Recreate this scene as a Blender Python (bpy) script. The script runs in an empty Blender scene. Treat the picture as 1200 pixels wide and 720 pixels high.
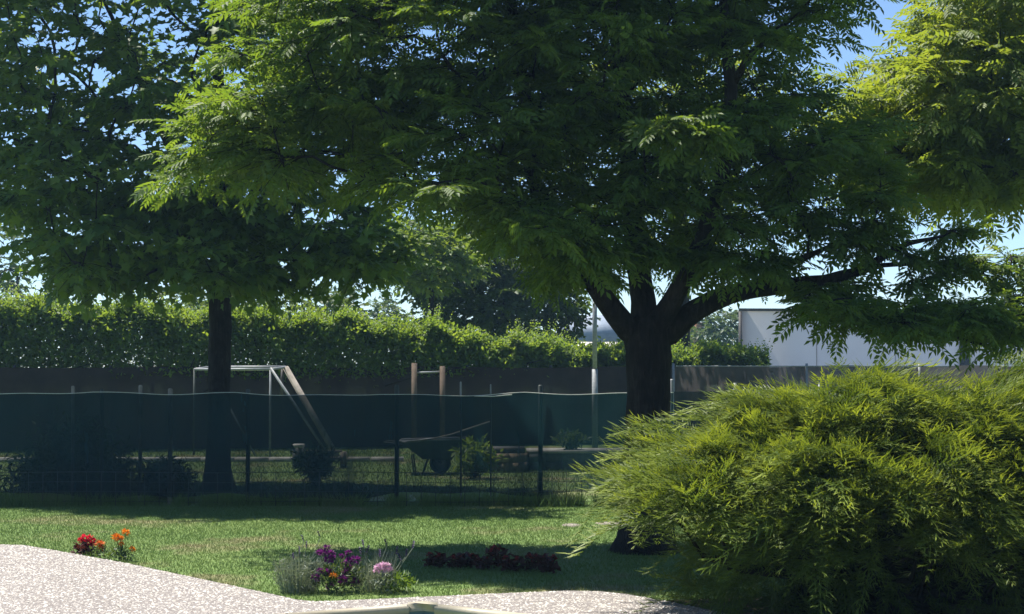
import bpy, math, random
import numpy as np
from mathutils import Vector, Matrix

# ------------------------------------------------------------------ camera, world, sun, exposure
sc = bpy.context.scene
col = sc.collection
EYE, FPX, HOR = 1.65, 2000.0, 430.0
cam_d = bpy.data.cameras.new("camera")
cam = bpy.data.objects.new("camera", cam_d)
col.objects.link(cam)
cam_d.sensor_width = 36.0
cam_d.lens = 60.0
cam_d.clip_start = 0.1
cam_d.clip_end = 3000
cam.location = (0, 0, EYE)
cam.rotation_euler = (math.radians(90 + 2.0), 0, 0)
sc.camera = cam

SHX, SHY = 0.34, -0.27            # ground shadow per metre of height
w = bpy.data.worlds.new("World")
sc.world = w
w.use_nodes = True
nt = w.node_tree
sky = nt.nodes.new("ShaderNodeTexSky")
sky.sky_type = 'NISHITA'
sky.sun_disc = False
sky.sun_elevation = math.atan2(1, math.hypot(SHX, SHY))
sky.sun_rotation = math.atan2(-SHX, -SHY)
sky.altitude = 200
sky.air_density = 0.8
sky.dust_density = 0.0
sky.ozone_density = 5.0
bg = nt.nodes["Background"]
bg.inputs["Strength"].default_value = 0.075
nt.links.new(sky.outputs[0], bg.inputs[0])

sun_d = bpy.data.lights.new("sun", 'SUN')
sun_d.energy = 4.6
sun_d.angle = math.radians(0.53)
sun_d.color = (1.0, 0.95, 0.86)
sun = bpy.data.objects.new("sun", sun_d)
col.objects.link(sun)
sun.rotation_euler = Vector((SHX, SHY, -1)).to_track_quat('-Z', 'Y').to_euler()
sun.location = (-5, 20, 25)

sc.view_settings.view_transform = 'Standard'
sc.view_settings.look = 'None'
sc.view_settings.gamma = 1.0
sc.view_settings.exposure = 1.25
sc.render.engine = 'CYCLES'
sc.cycles.max_bounces = 8
sc.cycles.transparent_max_bounces = 12
sc.cycles.transmission_bounces = 6
sc.cycles.diffuse_bounces = 4


# ------------------------------------------------------------------ helpers
def P(px, py, d):
    """point at depth d that the photograph shows at pixel px, py"""
    return np.array([(px - 600) / FPX * d, d, EYE + (HOR - py) / FPX * d])


def G(px, py, z=0.0):
    """point on the level z under pixel px, py"""
    d = FPX * (EYE - z) / (py - HOR)
    return np.array([(px - 600) / FPX * d, d, z])


def GX(px, d, z=0.0):
    return np.array([(px - 600) / FPX * d, d, z])


def unit(v):
    v = np.asarray(v, float)
    n = np.linalg.norm(v, axis=-1, keepdims=True)
    return v / np.maximum(n, 1e-9)


class MB:
    def __init__(s):
        s.v, s.f3, s.f4, s.n, s.att = [], [], [], 0, []

    def add(s, v, f, att=None):
        v = np.asarray(v, np.float32).reshape(-1, 3)
        tri = [x for x in f if len(x) == 3] if isinstance(f, list) else None
        if tri is None:
            f = np.asarray(f, np.int64)
            (s.f3 if f.shape[1] == 3 else s.f4).append(f + s.n)
        else:
            quad = [x for x in f if len(x) == 4]
            rest = [x for x in f if len(x) > 4]
            for x in rest:
                tri += [(x[0], x[i], x[i + 1]) for i in range(1, len(x) - 1)]
            if tri:
                s.f3.append(np.array(tri, np.int64) + s.n)
            if quad:
                s.f4.append(np.array(quad, np.int64) + s.n)
        s.v.append(v)
        s.att.append(np.zeros(len(v), np.float32) if att is None else np.asarray(att, np.float32).ravel())
        s.n += len(v)
        return s

    def box(s, c, size, rz=0.0, R=None, taper=1.0):
        x, y, z = np.array(size, float) / 2
        t = taper
        v = np.array([(-x, -y, -z), (x, -y, -z), (x, y, -z), (-x, y, -z),
                      (-x * t, -y * t, z), (x * t, -y * t, z), (x * t, y * t, z), (-x * t, y * t, z)])
        if R is None:
            ca, sa = math.cos(rz), math.sin(rz)
            R = np.array([(ca, -sa, 0), (sa, ca, 0), (0, 0, 1)])
        v = v @ np.asarray(R).T + np.asarray(c)
        return s.add(v, [(3, 2, 1, 0), (4, 5, 6, 7), (0, 1, 5, 4), (1, 2, 6, 5), (2, 3, 7, 6), (3, 0, 4, 7)])

    def tube(s, pts, rad, sides=8, cap=True, rough=0.0, rng=None):
        p = np.asarray(pts, float)
        k = len(p)
        r = np.full(k, rad, float) if np.isscalar(rad) else np.asarray(rad, float)
        t = np.zeros_like(p)
        t[1:-1] = p[2:] - p[:-2]
        t[0], t[-1] = p[1] - p[0], p[-1] - p[-2]
        t = unit(t)
        ref = np.array([0, 0, 1.0]) if abs(t[0][2]) < 0.9 else np.array([1.0, 0, 0])
        a = unit(np.cross(ref, t[0]))
        ring = []
        ang = np.linspace(0, 2 * math.pi, sides, endpoint=False)
        for i in range(k):
            a = a - t[i] * np.dot(a, t[i])
            a = unit(a)
            b = np.cross(t[i], a)
            rr = np.full(sides, r[i])
            if rough and rng is not None:
                rr = rr * (1 + rough * rng.standard_normal(sides))
            ring.append(p[i] + (np.cos(ang) * rr)[:, None] * a + (np.sin(ang) * rr)[:, None] * b)
        v = np.concatenate(ring)
        i0 = np.arange(k - 1)[:, None] * sides
        j = np.arange(sides)[None, :]
        j2 = (j + 1) % sides
        q = np.stack([i0 + j, i0 + j2, i0 + sides + j2, i0 + sides + j], -1).reshape(-1, 4)
        s.add(v, q)
        if cap and sides > 3:
            base = s.n - len(v)
            s.f3.append(np.array([(0, i + 1, i) for i in range(1, sides - 1)], np.int64) + base)
            o = base + (k - 1) * sides
            s.f3.append(np.array([(0, i, i + 1) for i in range(1, sides - 1)], np.int64) + o)
        return s

    def lathe(s, prof, c=(0, 0, 0), sides=16, R=None):
        ang = np.linspace(0, 2 * math.pi, sides, endpoint=False)
        v = np.concatenate([np.stack([np.cos(ang) * r, np.sin(ang) * r, np.full(sides, z)], -1) for r, z in prof])
        if R is not None:
            v = v @ np.asarray(R).T
        v = v + np.asarray(c)
        f = []
        for i in range(len(prof) - 1):
            for j in range(sides):
                j2 = (j + 1) % sides
                f.append((i * sides + j, i * sides + j2, (i + 1) * sides + j2, (i + 1) * sides + j))
        return s.add(v, f)

    def prism(s, poly, z0, z1):
        n = len(poly)
        v = [(x, y, z0) for x, y in poly] + [(x, y, z1) for x, y in poly]
        f = [(i, (i + 1) % n, n + (i + 1) % n, n + i) for i in range(n)]
        s.add(v, f)
        return s

    def build(s, name, mat, parent=None, smooth=False, loc=None, attname=None):
        me = bpy.data.meshes.new(name)
        v = np.concatenate(s.v)
        o = None
        if loc is not None:
            v = v - np.asarray(loc, np.float32)
        f3 = np.concatenate(s.f3) if s.f3 else np.zeros((0, 3), np.int64)
        f4 = np.concatenate(s.f4) if s.f4 else np.zeros((0, 4), np.int64)
        me.vertices.add(len(v))
        me.vertices.foreach_set("co", v.astype(np.float32).ravel())
        nl = f3.size + f4.size
        me.loops.add(nl)
        me.loops.foreach_set("vertex_index", np.concatenate([f3.ravel(), f4.ravel()]).astype(np.int32))
        npoly = len(f3) + len(f4)
        me.polygons.add(npoly)
        st = np.concatenate([np.arange(len(f3)) * 3, len(f3) * 3 + np.arange(len(f4)) * 4]).astype(np.int32)
        me.polygons.foreach_set("loop_start", st)
        if smooth:
            me.polygons.foreach_set("use_smooth", np.ones(npoly, bool))
        if attname:
            a = me.attributes.new(attname, 'FLOAT', 'POINT')
            a.data.foreach_set("value", np.concatenate(s.att))
        me.update(calc_edges=True)
        if mat:
            me.materials.append(mat)
        o = bpy.data.objects.new(name, me)
        col.objects.link(o)
        if loc is not None:
            o.location = [float(x) for x in loc]
        if parent is not None:
            o.parent = parent
            if loc is None:
                o.matrix_parent_inverse = Matrix.Translation(parent.location).inverted()
        return o


def part_of(mb, name, mat, root, **k):
    """mesh given in world coordinates, linked as a child of root"""
    o = mb.build(name, mat, None, loc=np.array(root.location), **k)
    o.location = (0, 0, 0)
    o.parent = root
    return o


def tag(o, label=None, cat=None, group=None, kind=None):
    if label: o["label"] = label
    if cat: o["category"] = cat
    if group: o["group"] = group
    if kind: o["kind"] = kind
    return o


def thing(name, loc, label, cat, group=None, rz=0.0):
    o = bpy.data.objects.new(name, None)
    o.empty_display_size = 0.1
    col.objects.link(o)
    o.location = [float(x) for x in loc]
    o.rotation_euler = (0, 0, rz)
    return tag(o, label, cat, group)


def copy_tree(o, parent=None):
    c = o.copy()
    col.objects.link(c)
    if parent is not None:
        c.parent = parent
    for ch in list(o.children):
        copy_tree(ch, c)
    return c


def in_poly(poly, x, y):
    poly = np.asarray(poly, float)
    inside = np.zeros(np.shape(x), bool)
    n = len(poly)
    j = n - 1
    for i in range(n):
        xi, yi = poly[i]
        xj, yj = poly[j]
        c = ((yi > y) != (yj > y)) & (x < (xj - xi) * (y - yi) / (yj - yi + 1e-12) + xi)
        inside ^= c
        j = i
    return inside


# ------------------------------------------------------------------ materials
def new_mat(name):
    m = bpy.data.materials.new(name)
    m.use_nodes = True
    n = m.node_tree
    n.nodes.clear()
    out = n.nodes.new("ShaderNodeOutputMaterial")
    return m, n, out


def ramp(n, stops, interp='LINEAR'):
    r = n.nodes.new("ShaderNodeValToRGB")
    r.color_ramp.interpolation = interp
    e = r.color_ramp.elements
    while len(e) < len(stops):
        e.new(0.5)
    for i, (p, c) in enumerate(stops):
        e[i].position = p
        e[i].color = (*c, 1) if len(c) == 3 else c
    return r


def noise(n, scale, detail=4, rough=0.6, coord='Object', vec=None):
    t = n.nodes.new("ShaderNodeTexNoise")
    t.inputs["Scale"].default_value = scale
    t.inputs["Detail"].default_value = detail
    t.inputs["Roughness"].default_value = rough
    if vec is None:
        tc = n.nodes.new("ShaderNodeTexCoord")
        vec = tc.outputs[coord]
    n.links.new(vec, t.inputs["Vector"])
    return t


def surf(name, stops, scale=8, rough=0.7, spec=0.3, bump=0.0, bscale=None, metal=0.0, detail=5):
    m, n, out = new_mat(name)
    b = n.nodes.new("ShaderNodeBsdfPrincipled")
    b.inputs["Roughness"].default_value = rough
    b.inputs["Specular IOR Level"].default_value = spec
    b.inputs["Metallic"].default_value = metal
    t = noise(n, scale, detail)
    r = ramp(n, stops)
    n.links.new(t.outputs[0], r.inputs[0])
    n.links.new(r.outputs[0], b.inputs["Base Color"])
    if bump:
        t2 = noise(n, bscale or scale * 3, 6)
        bp = n.nodes.new("ShaderNodeBump")
        bp.inputs["Strength"].default_value = bump
        bp.inputs["Distance"].default_value = 0.02
        n.links.new(t2.outputs[0], bp.inputs["Height"])
        n.links.new(bp.outputs[0], b.inputs["Normal"])
    n.links.new(b.outputs[0], out.inputs[0])
    return m


def leaf_mat(name, c1, c2, c3, trans=0.4, tcol=None, rough=0.5, spec=0.25, nscale=1.2, att=None, attcol=None):
    """leaf: colour differs from leaf to leaf and from bough to bough; light passes through"""
    m, n, out = new_mat(name)
    g = n.nodes.new("ShaderNodeNewGeometry")
    t = noise(n, nscale, 2)
    mx = n.nodes.new("ShaderNodeMath")
    mx.operation = 'MULTIPLY_ADD'
    mx.inputs[1].default_value = 0.55
    n.links.new(g.outputs["Random Per Island"], mx.inputs[0])
    m2 = n.nodes.new("ShaderNodeMath")
    m2.operation = 'MULTIPLY'
    m2.inputs[1].default_value = 0.5
    n.links.new(t.outputs[0], m2.inputs[0])
    n.links.new(m2.outputs[0], mx.inputs[2])
    r = ramp(n, [(0.1, c1), (0.5, c2), (0.95, c3)])
    n.links.new(mx.outputs[0], r.inputs[0])
    csock = r.outputs[0]
    if att:
        a = n.nodes.new("ShaderNodeAttribute")
        a.attribute_name = att
        mm = n.nodes.new("ShaderNodeMix")
        mm.data_type = 'RGBA'
        n.links.new(a.outputs["Fac"], mm.inputs[0])
        n.links.new(csock, mm.inputs[6])
        mm.inputs[7].default_value = (*attcol, 1)
        csock = mm.outputs[2]
    b = n.nodes.new("ShaderNodeBsdfPrincipled")
    b.inputs["Roughness"].default_value = rough
    b.inputs["Specular IOR Level"].default_value = spec
    n.links.new(csock, b.inputs["Base Color"])
    tr = n.nodes.new("ShaderNodeBsdfTranslucent")
    mc = n.nodes.new("ShaderNodeMix")
    mc.data_type = 'RGBA'
    mc.blend_type = 'MULTIPLY'
    mc.inputs[0].default_value = 1.0
    n.links.new(csock, mc.inputs[6])
    mc.inputs[7].default_value = (*(tcol or (2.7, 2.3, 0.8)), 1)
    n.links.new(mc.outputs[2], tr.inputs["Color"])
    ms = n.nodes.new("ShaderNodeMixShader")
    ms.inputs[0].default_value = trans
    n.links.new(b.outputs[0], ms.inputs[1])
    n.links.new(tr.outputs[0], ms.inputs[2])
    n.links.new(ms.outputs[0], out.inputs[0])
    return m


def lawn_mat(name, blade=False):
    m, n, out = new_mat(name)
    tc = n.nodes.new("ShaderNodeTexCoord")
    v = tc.outputs["Object"]
    t1 = noise(n, 0.55, 4, 0.6, vec=v)
    t2 = noise(n, 9.0, 5, 0.7, vec=v)
    r1 = ramp(n, [(0.25, (0.085, 0.150, 0.038)), (0.5, (0.12, 0.19, 0.046)), (0.75, (0.165, 0.22, 0.066))])
    add = n.nodes.new("ShaderNodeMath")
    add.operation = 'MULTIPLY_ADD'
    add.inputs[1].default_value = 0.55
    n.links.new(t1.outputs[0], add.inputs[0])
    mul = n.nodes.new("ShaderNodeMath")
    mul.operation = 'MULTIPLY'
    mul.inputs[1].default_value = 0.45
    if blade:
        g = n.nodes.new("ShaderNodeNewGeometry")
        n.links.new(g.outputs["Random Per Island"], mul.inputs[0])
    else:
        n.links.new(t2.outputs[0], mul.inputs[0])
    n.links.new(mul.outputs[0], add.inputs[2])
    n.links.new(add.outputs[0], r1.inputs[0])
    # dry, trodden patches
    t3 = noise(n, 0.62, 5, 0.65, vec=v)
    r3 = ramp(n, [(0.53, (0, 0, 0)), (0.66, (1, 1, 1))])
    n.links.new(t3.outputs[0], r3.inputs[0])
    dry = n.nodes.new("ShaderNodeMix")
    dry.data_type = 'RGBA'
    f = n.nodes.new("ShaderNodeMath")
    f.operation = 'MULTIPLY'
    f.inputs[1].default_value = 0.55 if blade else 0.85
    n.links.new(r3.outputs[0], f.inputs[0])
    n.links.new(f.outputs[0], dry.inputs[0])
    n.links.new(r1.outputs[0], dry.inputs[6])
    dry.inputs[7].default_value = (0.24, 0.20, 0.11, 1)
    b = n.nodes.new("ShaderNodeBsdfPrincipled")
    b.inputs["Roughness"].default_value = 0.7
    b.inputs["Specular IOR Level"].default_value = 0.2
    n.links.new(dry.outputs[2], b.inputs["Base Color"])
    if blade:
        tr = n.nodes.new("ShaderNodeBsdfTranslucent")
        n.links.new(dry.outputs[2], tr.inputs["Color"])
        ms = n.nodes.new("ShaderNodeMixShader")
        ms.inputs[0].default_value = 0.4
        n.links.new(b.outputs[0], ms.inputs[1])
        n.links.new(tr.outputs[0], ms.inputs[2])
        n.links.new(ms.outputs[0], out.inputs[0])
    else:
        bp = n.nodes.new("ShaderNodeBump")
        bp.inputs["Strength"].default_value = 0.7
        bp.inputs["Distance"].default_value = 0.03
        t5 = noise(n, 40, 4, 0.7, vec=v)
        n.links.new(t5.outputs[0], bp.inputs["Height"])
        n.links.new(bp.outputs[0], b.inputs["Normal"])
        n.links.new(b.outputs[0], out.inputs[0])
    return m


def net_mat(name, c, opacity, trans=0.35):
    """woven shade net: mostly cloth, partly holes"""
    m, n, out = new_mat(name)
    d = n.nodes.new("ShaderNodeBsdfDiffuse")
    t = noise(n, 3.0, 5)
    r = ramp(n, [(0.3, tuple(x * 0.8 for x in c)), (0.7, tuple(x * 1.25 for x in c))])
    n.links.new(t.outputs[0], r.inputs[0])
    n.links.new(r.outputs[0], d.inputs[0])
    tl = n.nodes.new("ShaderNodeBsdfTranslucent")
    n.links.new(r.outputs[0], tl.inputs[0])
    ms = n.nodes.new("ShaderNodeMixShader")
    ms.inputs[0].default_value = trans
    n.links.new(d.outputs[0], ms.inputs[1])
    n.links.new(tl.outputs[0], ms.inputs[2])
    tp = n.nodes.new("ShaderNodeBsdfTransparent")
    m2 = n.nodes.new("ShaderNodeMixShader")
    t2 = noise(n, 1.3, 4)
    mp_ = n.nodes.new("ShaderNodeMapping")
    tc_ = n.nodes.new("ShaderNodeTexCoord")
    mp_.inputs["Scale"].default_value = (2.6, 2.6, .5)
    n.links.new(tc_.outputs["Object"], mp_.inputs["Vector"])
    n.links.new(mp_.outputs[0], t2.inputs["Vector"])
    dv = min(.09, 1 - opacity)
    r2 = ramp(n, [(0.3, (opacity - dv,) * 3), (0.7, (opacity + dv * .9,) * 3)])
    n.links.new(t2.outputs[0], r2.inputs[0])
    n.links.new(r2.outputs[0], m2.inputs[0])
    n.links.new(tp.outputs[0], m2.inputs[1])
    n.links.new(ms.outputs[0], m2.inputs[2])
    n.links.new(m2.outputs[0], out.inputs[0])
    return m


M = {}
M['lawn'] = lawn_mat("lawn")
M['blade'] = lawn_mat("grass_blade", True)
def bark_mat(name, stops):
    m, n, out = new_mat(name)
    tc = n.nodes.new("ShaderNodeTexCoord")
    mp = n.nodes.new("ShaderNodeMapping")
    mp.inputs["Scale"].default_value = (1, 1, .16)
    n.links.new(tc.outputs["Object"], mp.inputs["Vector"])
    t = noise(n, 34, 6, .7, vec=mp.outputs[0])
    t2 = noise(n, 5, 4, .6, vec=tc.outputs["Object"])
    mx = n.nodes.new("ShaderNodeMath")
    mx.operation = 'MULTIPLY_ADD'
    mx.inputs[1].default_value = .6
    n.links.new(t.outputs[0], mx.inputs[0])
    m2 = n.nodes.new("ShaderNodeMath")
    m2.operation = 'MULTIPLY'
    m2.inputs[1].default_value = .4
    n.links.new(t2.outputs[0], m2.inputs[0])
    n.links.new(m2.outputs[0], mx.inputs[2])
    r = ramp(n, stops)
    n.links.new(mx.outputs[0], r.inputs[0])
    b = n.nodes.new("ShaderNodeBsdfPrincipled")
    b.inputs["Roughness"].default_value = .9
    b.inputs["Specular IOR Level"].default_value = .15
    n.links.new(r.outputs[0], b.inputs["Base Color"])
    bp = n.nodes.new("ShaderNodeBump")
    bp.inputs["Strength"].default_value = 1.0
    bp.inputs["Distance"].default_value = .05
    n.links.new(t.outputs[0], bp.inputs["Height"])
    n.links.new(bp.outputs[0], b.inputs["Normal"])
    n.links.new(b.outputs[0], out.inputs[0])
    return m


M['bark'] = bark_mat("bark", [(0.36, (0.008, 0.007, 0.0065)), (0.5, (0.021, 0.018, 0.016)), (0.64, (0.05, 0.044, 0.039))])
M['bark_smooth'] = surf("bark", [(0.3, (0.018, 0.015, 0.013)), (0.6, (0.036, 0.03, 0.025)), (0.8, (0.062, 0.052, 0.044))], 14, 0.9, 0.15, 0.9, 30)
M['bark_pale'] = surf("bark_pale", [(0.3, (0.06, 0.05, 0.04)), (0.7, (0.13, 0.11, 0.085))], 14, 0.9, 0.15, 0.9, 30)
M['ash'] = leaf_mat("ash_leaf", (0.046, 0.092, 0.020), (0.070, 0.124, 0.024), (0.10, 0.152, 0.030), 0.48)
M['robinia'] = leaf_mat("robinia_leaf", (0.078, 0.122, 0.026), (0.108, 0.158, 0.030), (0.145, 0.185, 0.04), 0.48)
M['maple'] = leaf_mat("maple_leaf", (0.044, 0.092, 0.026), (0.066, 0.12, 0.03), (0.094, 0.145, 0.034), 0.42)
M['linden'] = leaf_mat("linden_leaf", (0.026, 0.055, 0.018), (0.042, 0.076, 0.022), (0.064, 0.10, 0.026), 0.36)
M['far_leaf'] = leaf_mat("far_leaf", (0.030, 0.056, 0.022), (0.044, 0.075, 0.028), (0.06, 0.092, 0.034), 0.3)
M['hedge'] = leaf_mat("hedge_leaf", (0.062, 0.116, 0.028), (0.09, 0.152, 0.034), (0.135, 0.19, 0.046), 0.48)
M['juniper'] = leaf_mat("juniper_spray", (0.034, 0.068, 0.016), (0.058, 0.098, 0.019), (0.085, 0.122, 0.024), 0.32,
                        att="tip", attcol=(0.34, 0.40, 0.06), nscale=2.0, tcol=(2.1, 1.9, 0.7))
M['shrub'] = leaf_mat("shrub_leaf", (0.02, 0.042, 0.018), (0.034, 0.06, 0.022), (0.05, 0.08, 0.028), 0.3)
M['sapling'] = leaf_mat("sapling_leaf", (0.06, 0.11, 0.03), (0.085, 0.14, 0.035), (0.12, 0.17, 0.04), 0.4)
M['silver'] = leaf_mat("silver_leaf", (0.11, 0.145, 0.10), (0.17, 0.20, 0.145), (0.235, 0.26, 0.195), 0.25, tcol=(1.2, 1.2, .8))
M['herb'] = leaf_mat("herb_leaf", (0.05, 0.10, 0.025), (0.075, 0.135, 0.03), (0.10, 0.16, 0.04), 0.35)
M['herb_dark'] = leaf_mat("dark_herb_leaf", (0.03, 0.058, 0.024), (0.045, 0.08, 0.03), (0.07, 0.10, 0.04), 0.3)
M['begonia'] = leaf_mat("begonia_leaf", (0.035, 0.014, 0.014), (0.06, 0.02, 0.018), (0.08, 0.035, 0.022), 0.3, tcol=(1.6, .8, .6))
M['lav'] = leaf_mat("lavender_spike", (0.025, 0.018, 0.06), (0.04, 0.025, 0.085), (0.06, 0.035, 0.11), 0.1, tcol=(1, 1, 1))
M['purple'] = leaf_mat("purple_petal", (0.07, 0.010, 0.07), (0.12, 0.016, 0.12), (0.22, 0.03, 0.19), 0.3, tcol=(1.5, 1, 1.5))
M['pink'] = leaf_mat("pink_petal", (0.62, 0.30, 0.46), (0.72, 0.45, 0.60), (0.80, 0.66, 0.74), 0.3, tcol=(1, 1, 1))
M['red'] = leaf_mat("red_petal", (0.48, 0.010, 0.025), (0.62, 0.018, 0.045), (0.72, 0.05, 0.09), 0.3, tcol=(1.1, 1, 1))
M['dark_red'] = leaf_mat("dark_red_petal", (0.18, 0.010, 0.014), (0.26, 0.016, 0.02), (0.4, 0.05, 0.04), 0.3, tcol=(1.2, 1, 1))
M['orange'] = leaf_mat("orange_petal", (0.62, 0.15, 0.012), (0.72, 0.24, 0.018), (0.78, 0.36, 0.03), 0.3, tcol=(1.1, 1, 1))
M['rust'] = leaf_mat("rust_petal", (0.42, 0.07, 0.02), (0.55, 0.12, 0.025), (0.68, 0.2, 0.03), 0.3, tcol=(1.1, 1, 1))
M['concrete'] = surf("washed_concrete", [(0.3, (0.15, 0.13, 0.12)), (0.55, (0.21, 0.19, 0.18)), (0.75, (0.26, 0.235, 0.22))], 30, 0.85, 0.2, 0.6, 60)
M['kerb'] = surf("kerb_concrete", [(0.3, (0.36, 0.35, 0.32)), (0.7, (0.55, 0.53, 0.49))], 6, 0.9, 0.2, 0.4, 30)
M['coping'] = surf("cream_coping", [(0.3, (0.34, 0.30, 0.22)), (0.7, (0.40, 0.36, 0.27))], 5, 0.5, 0.4, 0.1, 40)
M['liner'] = surf("pool_liner", [(0.3, (0.20, 0.34, 0.34)), (0.7, (0.26, 0.42, 0.41))], 4, 0.4, 0.4)
M['netgreen'] = net_mat("green_shade_net", (0.010, 0.032, 0.038), 0.85, 0.4)
M['netdark'] = net_mat("dark_shade_net", (0.010, 0.018, 0.020), 0.9, 0.3)
M['brownnet'] = net_mat("brown_shade_net", (0.028, 0.023, 0.024), 0.99, 0.06)
M['greynet'] = net_mat("grey_shade_net", (0.085, 0.075, 0.075), 0.96, 0.45)
M['post'] = surf("painted_post", [(0.3, (0.022, 0.032, 0.03)), (0.7, (0.04, 0.05, 0.046))], 10, 0.6, 0.3)
M['galv'] = surf("galvanised_steel", [(0.3, (0.16, 0.17, 0.18)), (0.7, (0.26, 0.27, 0.28))], 20, 0.6, 0.4, metal=0.2)
M['cord'] = surf("pale_cord", [(0.3, (0.45, 0.45, 0.42)), (0.7, (0.6, 0.6, 0.56))], 20, 0.8, 0.2)
M['wire'] = surf("dark_wire", [(0.3, (0.018, 0.024, 0.022)), (0.7, (0.03, 0.036, 0.034))], 20, 0.6, 0.3)
M['whitepaint'] = surf("white_painted_steel", [(0.3, (0.16, 0.17, 0.18)), (0.7, (0.26, 0.27, 0.28))], 12, 0.5, 0.4)
M['timber'] = surf("weathered_timber", [(0.3, (0.085, 0.06, 0.045)), (0.7, (0.14, 0.105, 0.078))], 9, 0.85, 0.2, 0.4, 40)
M['greywood'] = surf("grey_wood", [(0.3, (0.16, 0.14, 0.12)), (0.7, (0.30, 0.27, 0.23))], 9, 0.85, 0.2, 0.4, 40)
M['tan'] = surf("tan_stone", [(0.3, (0.26, 0.20, 0.14)), (0.7, (0.40, 0.32, 0.23))], 20, 0.9, 0.2, 0.6, 40)
M['greystone'] = surf("grey_block", [(0.3, (0.09, 0.09, 0.085)), (0.7, (0.16, 0.155, 0.15))], 12, 0.9, 0.2, 0.5, 40)
M['rubber'] = surf("black_rubber", [(0.3, (0.014, 0.014, 0.014)), (0.7, (0.03, 0.03, 0.03))], 20, 0.8, 0.2)
M['tray'] = surf("dark_green_tray", [(0.3, (0.02, 0.04, 0.03)), (0.7, (0.045, 0.06, 0.045))], 12, 0.6, 0.3)
M['render'] = surf("white_render", [(0.3, (0.78, 0.75, 0.75)), (0.7, (0.84, 0.81, 0.81))], 0.7, 0.9, 0.2, 0.15, 30)
M['trim'] = surf("dark_trim", [(0.3, (0.035, 0.033, 0.032)), (0.7, (0.06, 0.055, 0.052))], 4, 0.6, 0.3)
M['brick'] = surf("terracotta_render", [(0.3, (0.30, 0.16, 0.11)), (0.7, (0.38, 0.21, 0.15))], 1.5, 0.9, 0.2)
M['slate'] = surf("blue_grey_roof", [(0.3, (0.16, 0.19, 0.24)), (0.7, (0.24, 0.28, 0.34))], 2, 0.7, 0.3)
M['tile'] = surf("roof_tile", [(0.3, (0.22, 0.11, 0.07)), (0.7, (0.32, 0.17, 0.11))], 2, 0.8, 0.2)
M['glass'] = surf("window_glass", [(0.3, (0.03, 0.04, 0.05)), (0.7, (0.05, 0.06, 0.07))], 2, 0.1, 0.6)
M['soil'] = surf("bed_soil", [(0.3, (0.045, 0.033, 0.024)), (0.7, (0.09, 0.068, 0.048))], 18, 0.95, 0.1, 0.8, 40)


def pebble_mat():
    m, n, out = new_mat("pebble")
    g = n.nodes.new("ShaderNodeNewGeometry")
    r = ramp(n, [(0.0, (0.16, 0.135, 0.12)), (0.12, (0.27, 0.24, 0.21)), (0.4, (0.35, 0.32, 0.285)), (0.7, (0.43, 0.405, 0.37)), (1.0, (0.56, 0.54, 0.50))])
    n.links.new(g.outputs["Random Per Island"], r.inputs[0])
    b = n.nodes.new("ShaderNodeBsdfPrincipled")
    b.inputs["Roughness"].default_value = 0.65
    b.inputs["Specular IOR Level"].default_value = 0.3
    n.links.new(r.outputs[0], b.inputs["Base Color"])
    n.links.new(b.outputs[0], out.inputs[0])
    return m


M['pebble'] = pebble_mat()


def water_mat():
    m, n, out = new_mat("pool_water")
    b = n.nodes.new("ShaderNodeBsdfPrincipled")
    b.inputs["Base Color"].default_value = (0.10, 0.30, 0.30, 1)
    b.inputs["Roughness"].default_value = 0.05
    t = noise(n, 3.0, 3)
    bp = n.nodes.new("ShaderNodeBump")
    bp.inputs["Strength"].default_value = 0.15
    n.links.new(t.outputs[0], bp.inputs["Height"])
    n.links.new(bp.outputs[0], b.inputs["Normal"])
    n.links.new(b.outputs[0], out.inputs[0])
    return m


M['water'] = water_mat()


# ------------------------------------------------------------------ leaf templates (stem along +x, face up +z)
def leaflet(L, W, fold=0.25):
    v = np.array([(0, 0, 0), (L * .42, W * .5, W * fold), (L, 0, -L * .06), (L * .42, -W * .5, W * fold)])
    return v, np.array([(0, 2, 1), (0, 3, 2)])


def pinnate(L=0.25, pairs=4, ll=0.105, lw=0.042, ang=0.95):
    V, F, n = [], [], 0
    for k in range(pairs + 1):
        t = 0.25 + 0.75 * k / pairs
        bx, bz = L * t, -L * .12 * t * t
        sc_ = 1 - 0.35 * abs(t - .6)
        for sgn in ((1, -1) if k < pairs else (0,)):
            v, f = leaflet(ll * sc_, lw * sc_)
            a = sgn * ang * (1.05 - 0.25 * t)
            ca, sa = math.cos(a), math.sin(a)
            R = np.array([(ca, -sa, 0), (sa, ca, 0), (0, 0, 1)])
            dr = np.array([(math.cos(.25), 0, math.sin(.25)), (0, 1, 0), (-math.sin(.25), 0, math.cos(.25))])
            v = (v @ dr.T) @ R.T + (bx, 0, bz)
            V.append(v); F.append(f + n); n += len(v)
    # rachis
    v = np.array([(0, 0, 0), (L * .5, .003, -L * .05), (L, 0, -L * .12), (L * .5, -.003, -L * .05)])
    V.append(v); F.append(np.array([(0, 1, 2), (0, 2, 3)]) + n)
    return np.concatenate(V), np.concatenate(F)


def palmate(s=0.12):
    a = [(0, 0), (-.08, .42), (.20, .30), (.48, .52), (.55, .22), (1.0, 0), (.55, -.22), (.48, -.52), (.20, -.30), (-.08, -.42)]
    v = np.array([(x * s, y * s, abs(y) * s * .22 - x * x * s * .15) for x, y in a])
    c = np.array([[.32 * s, 0, -0.02 * s]])
    v = np.concatenate([v, c])
    f = np.array([(10, (i + 1) % 10, i) for i in range(10)])
    return v, f


def simple_leaf(L, W):
    return leaflet(L, W, 0.22)


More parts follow.
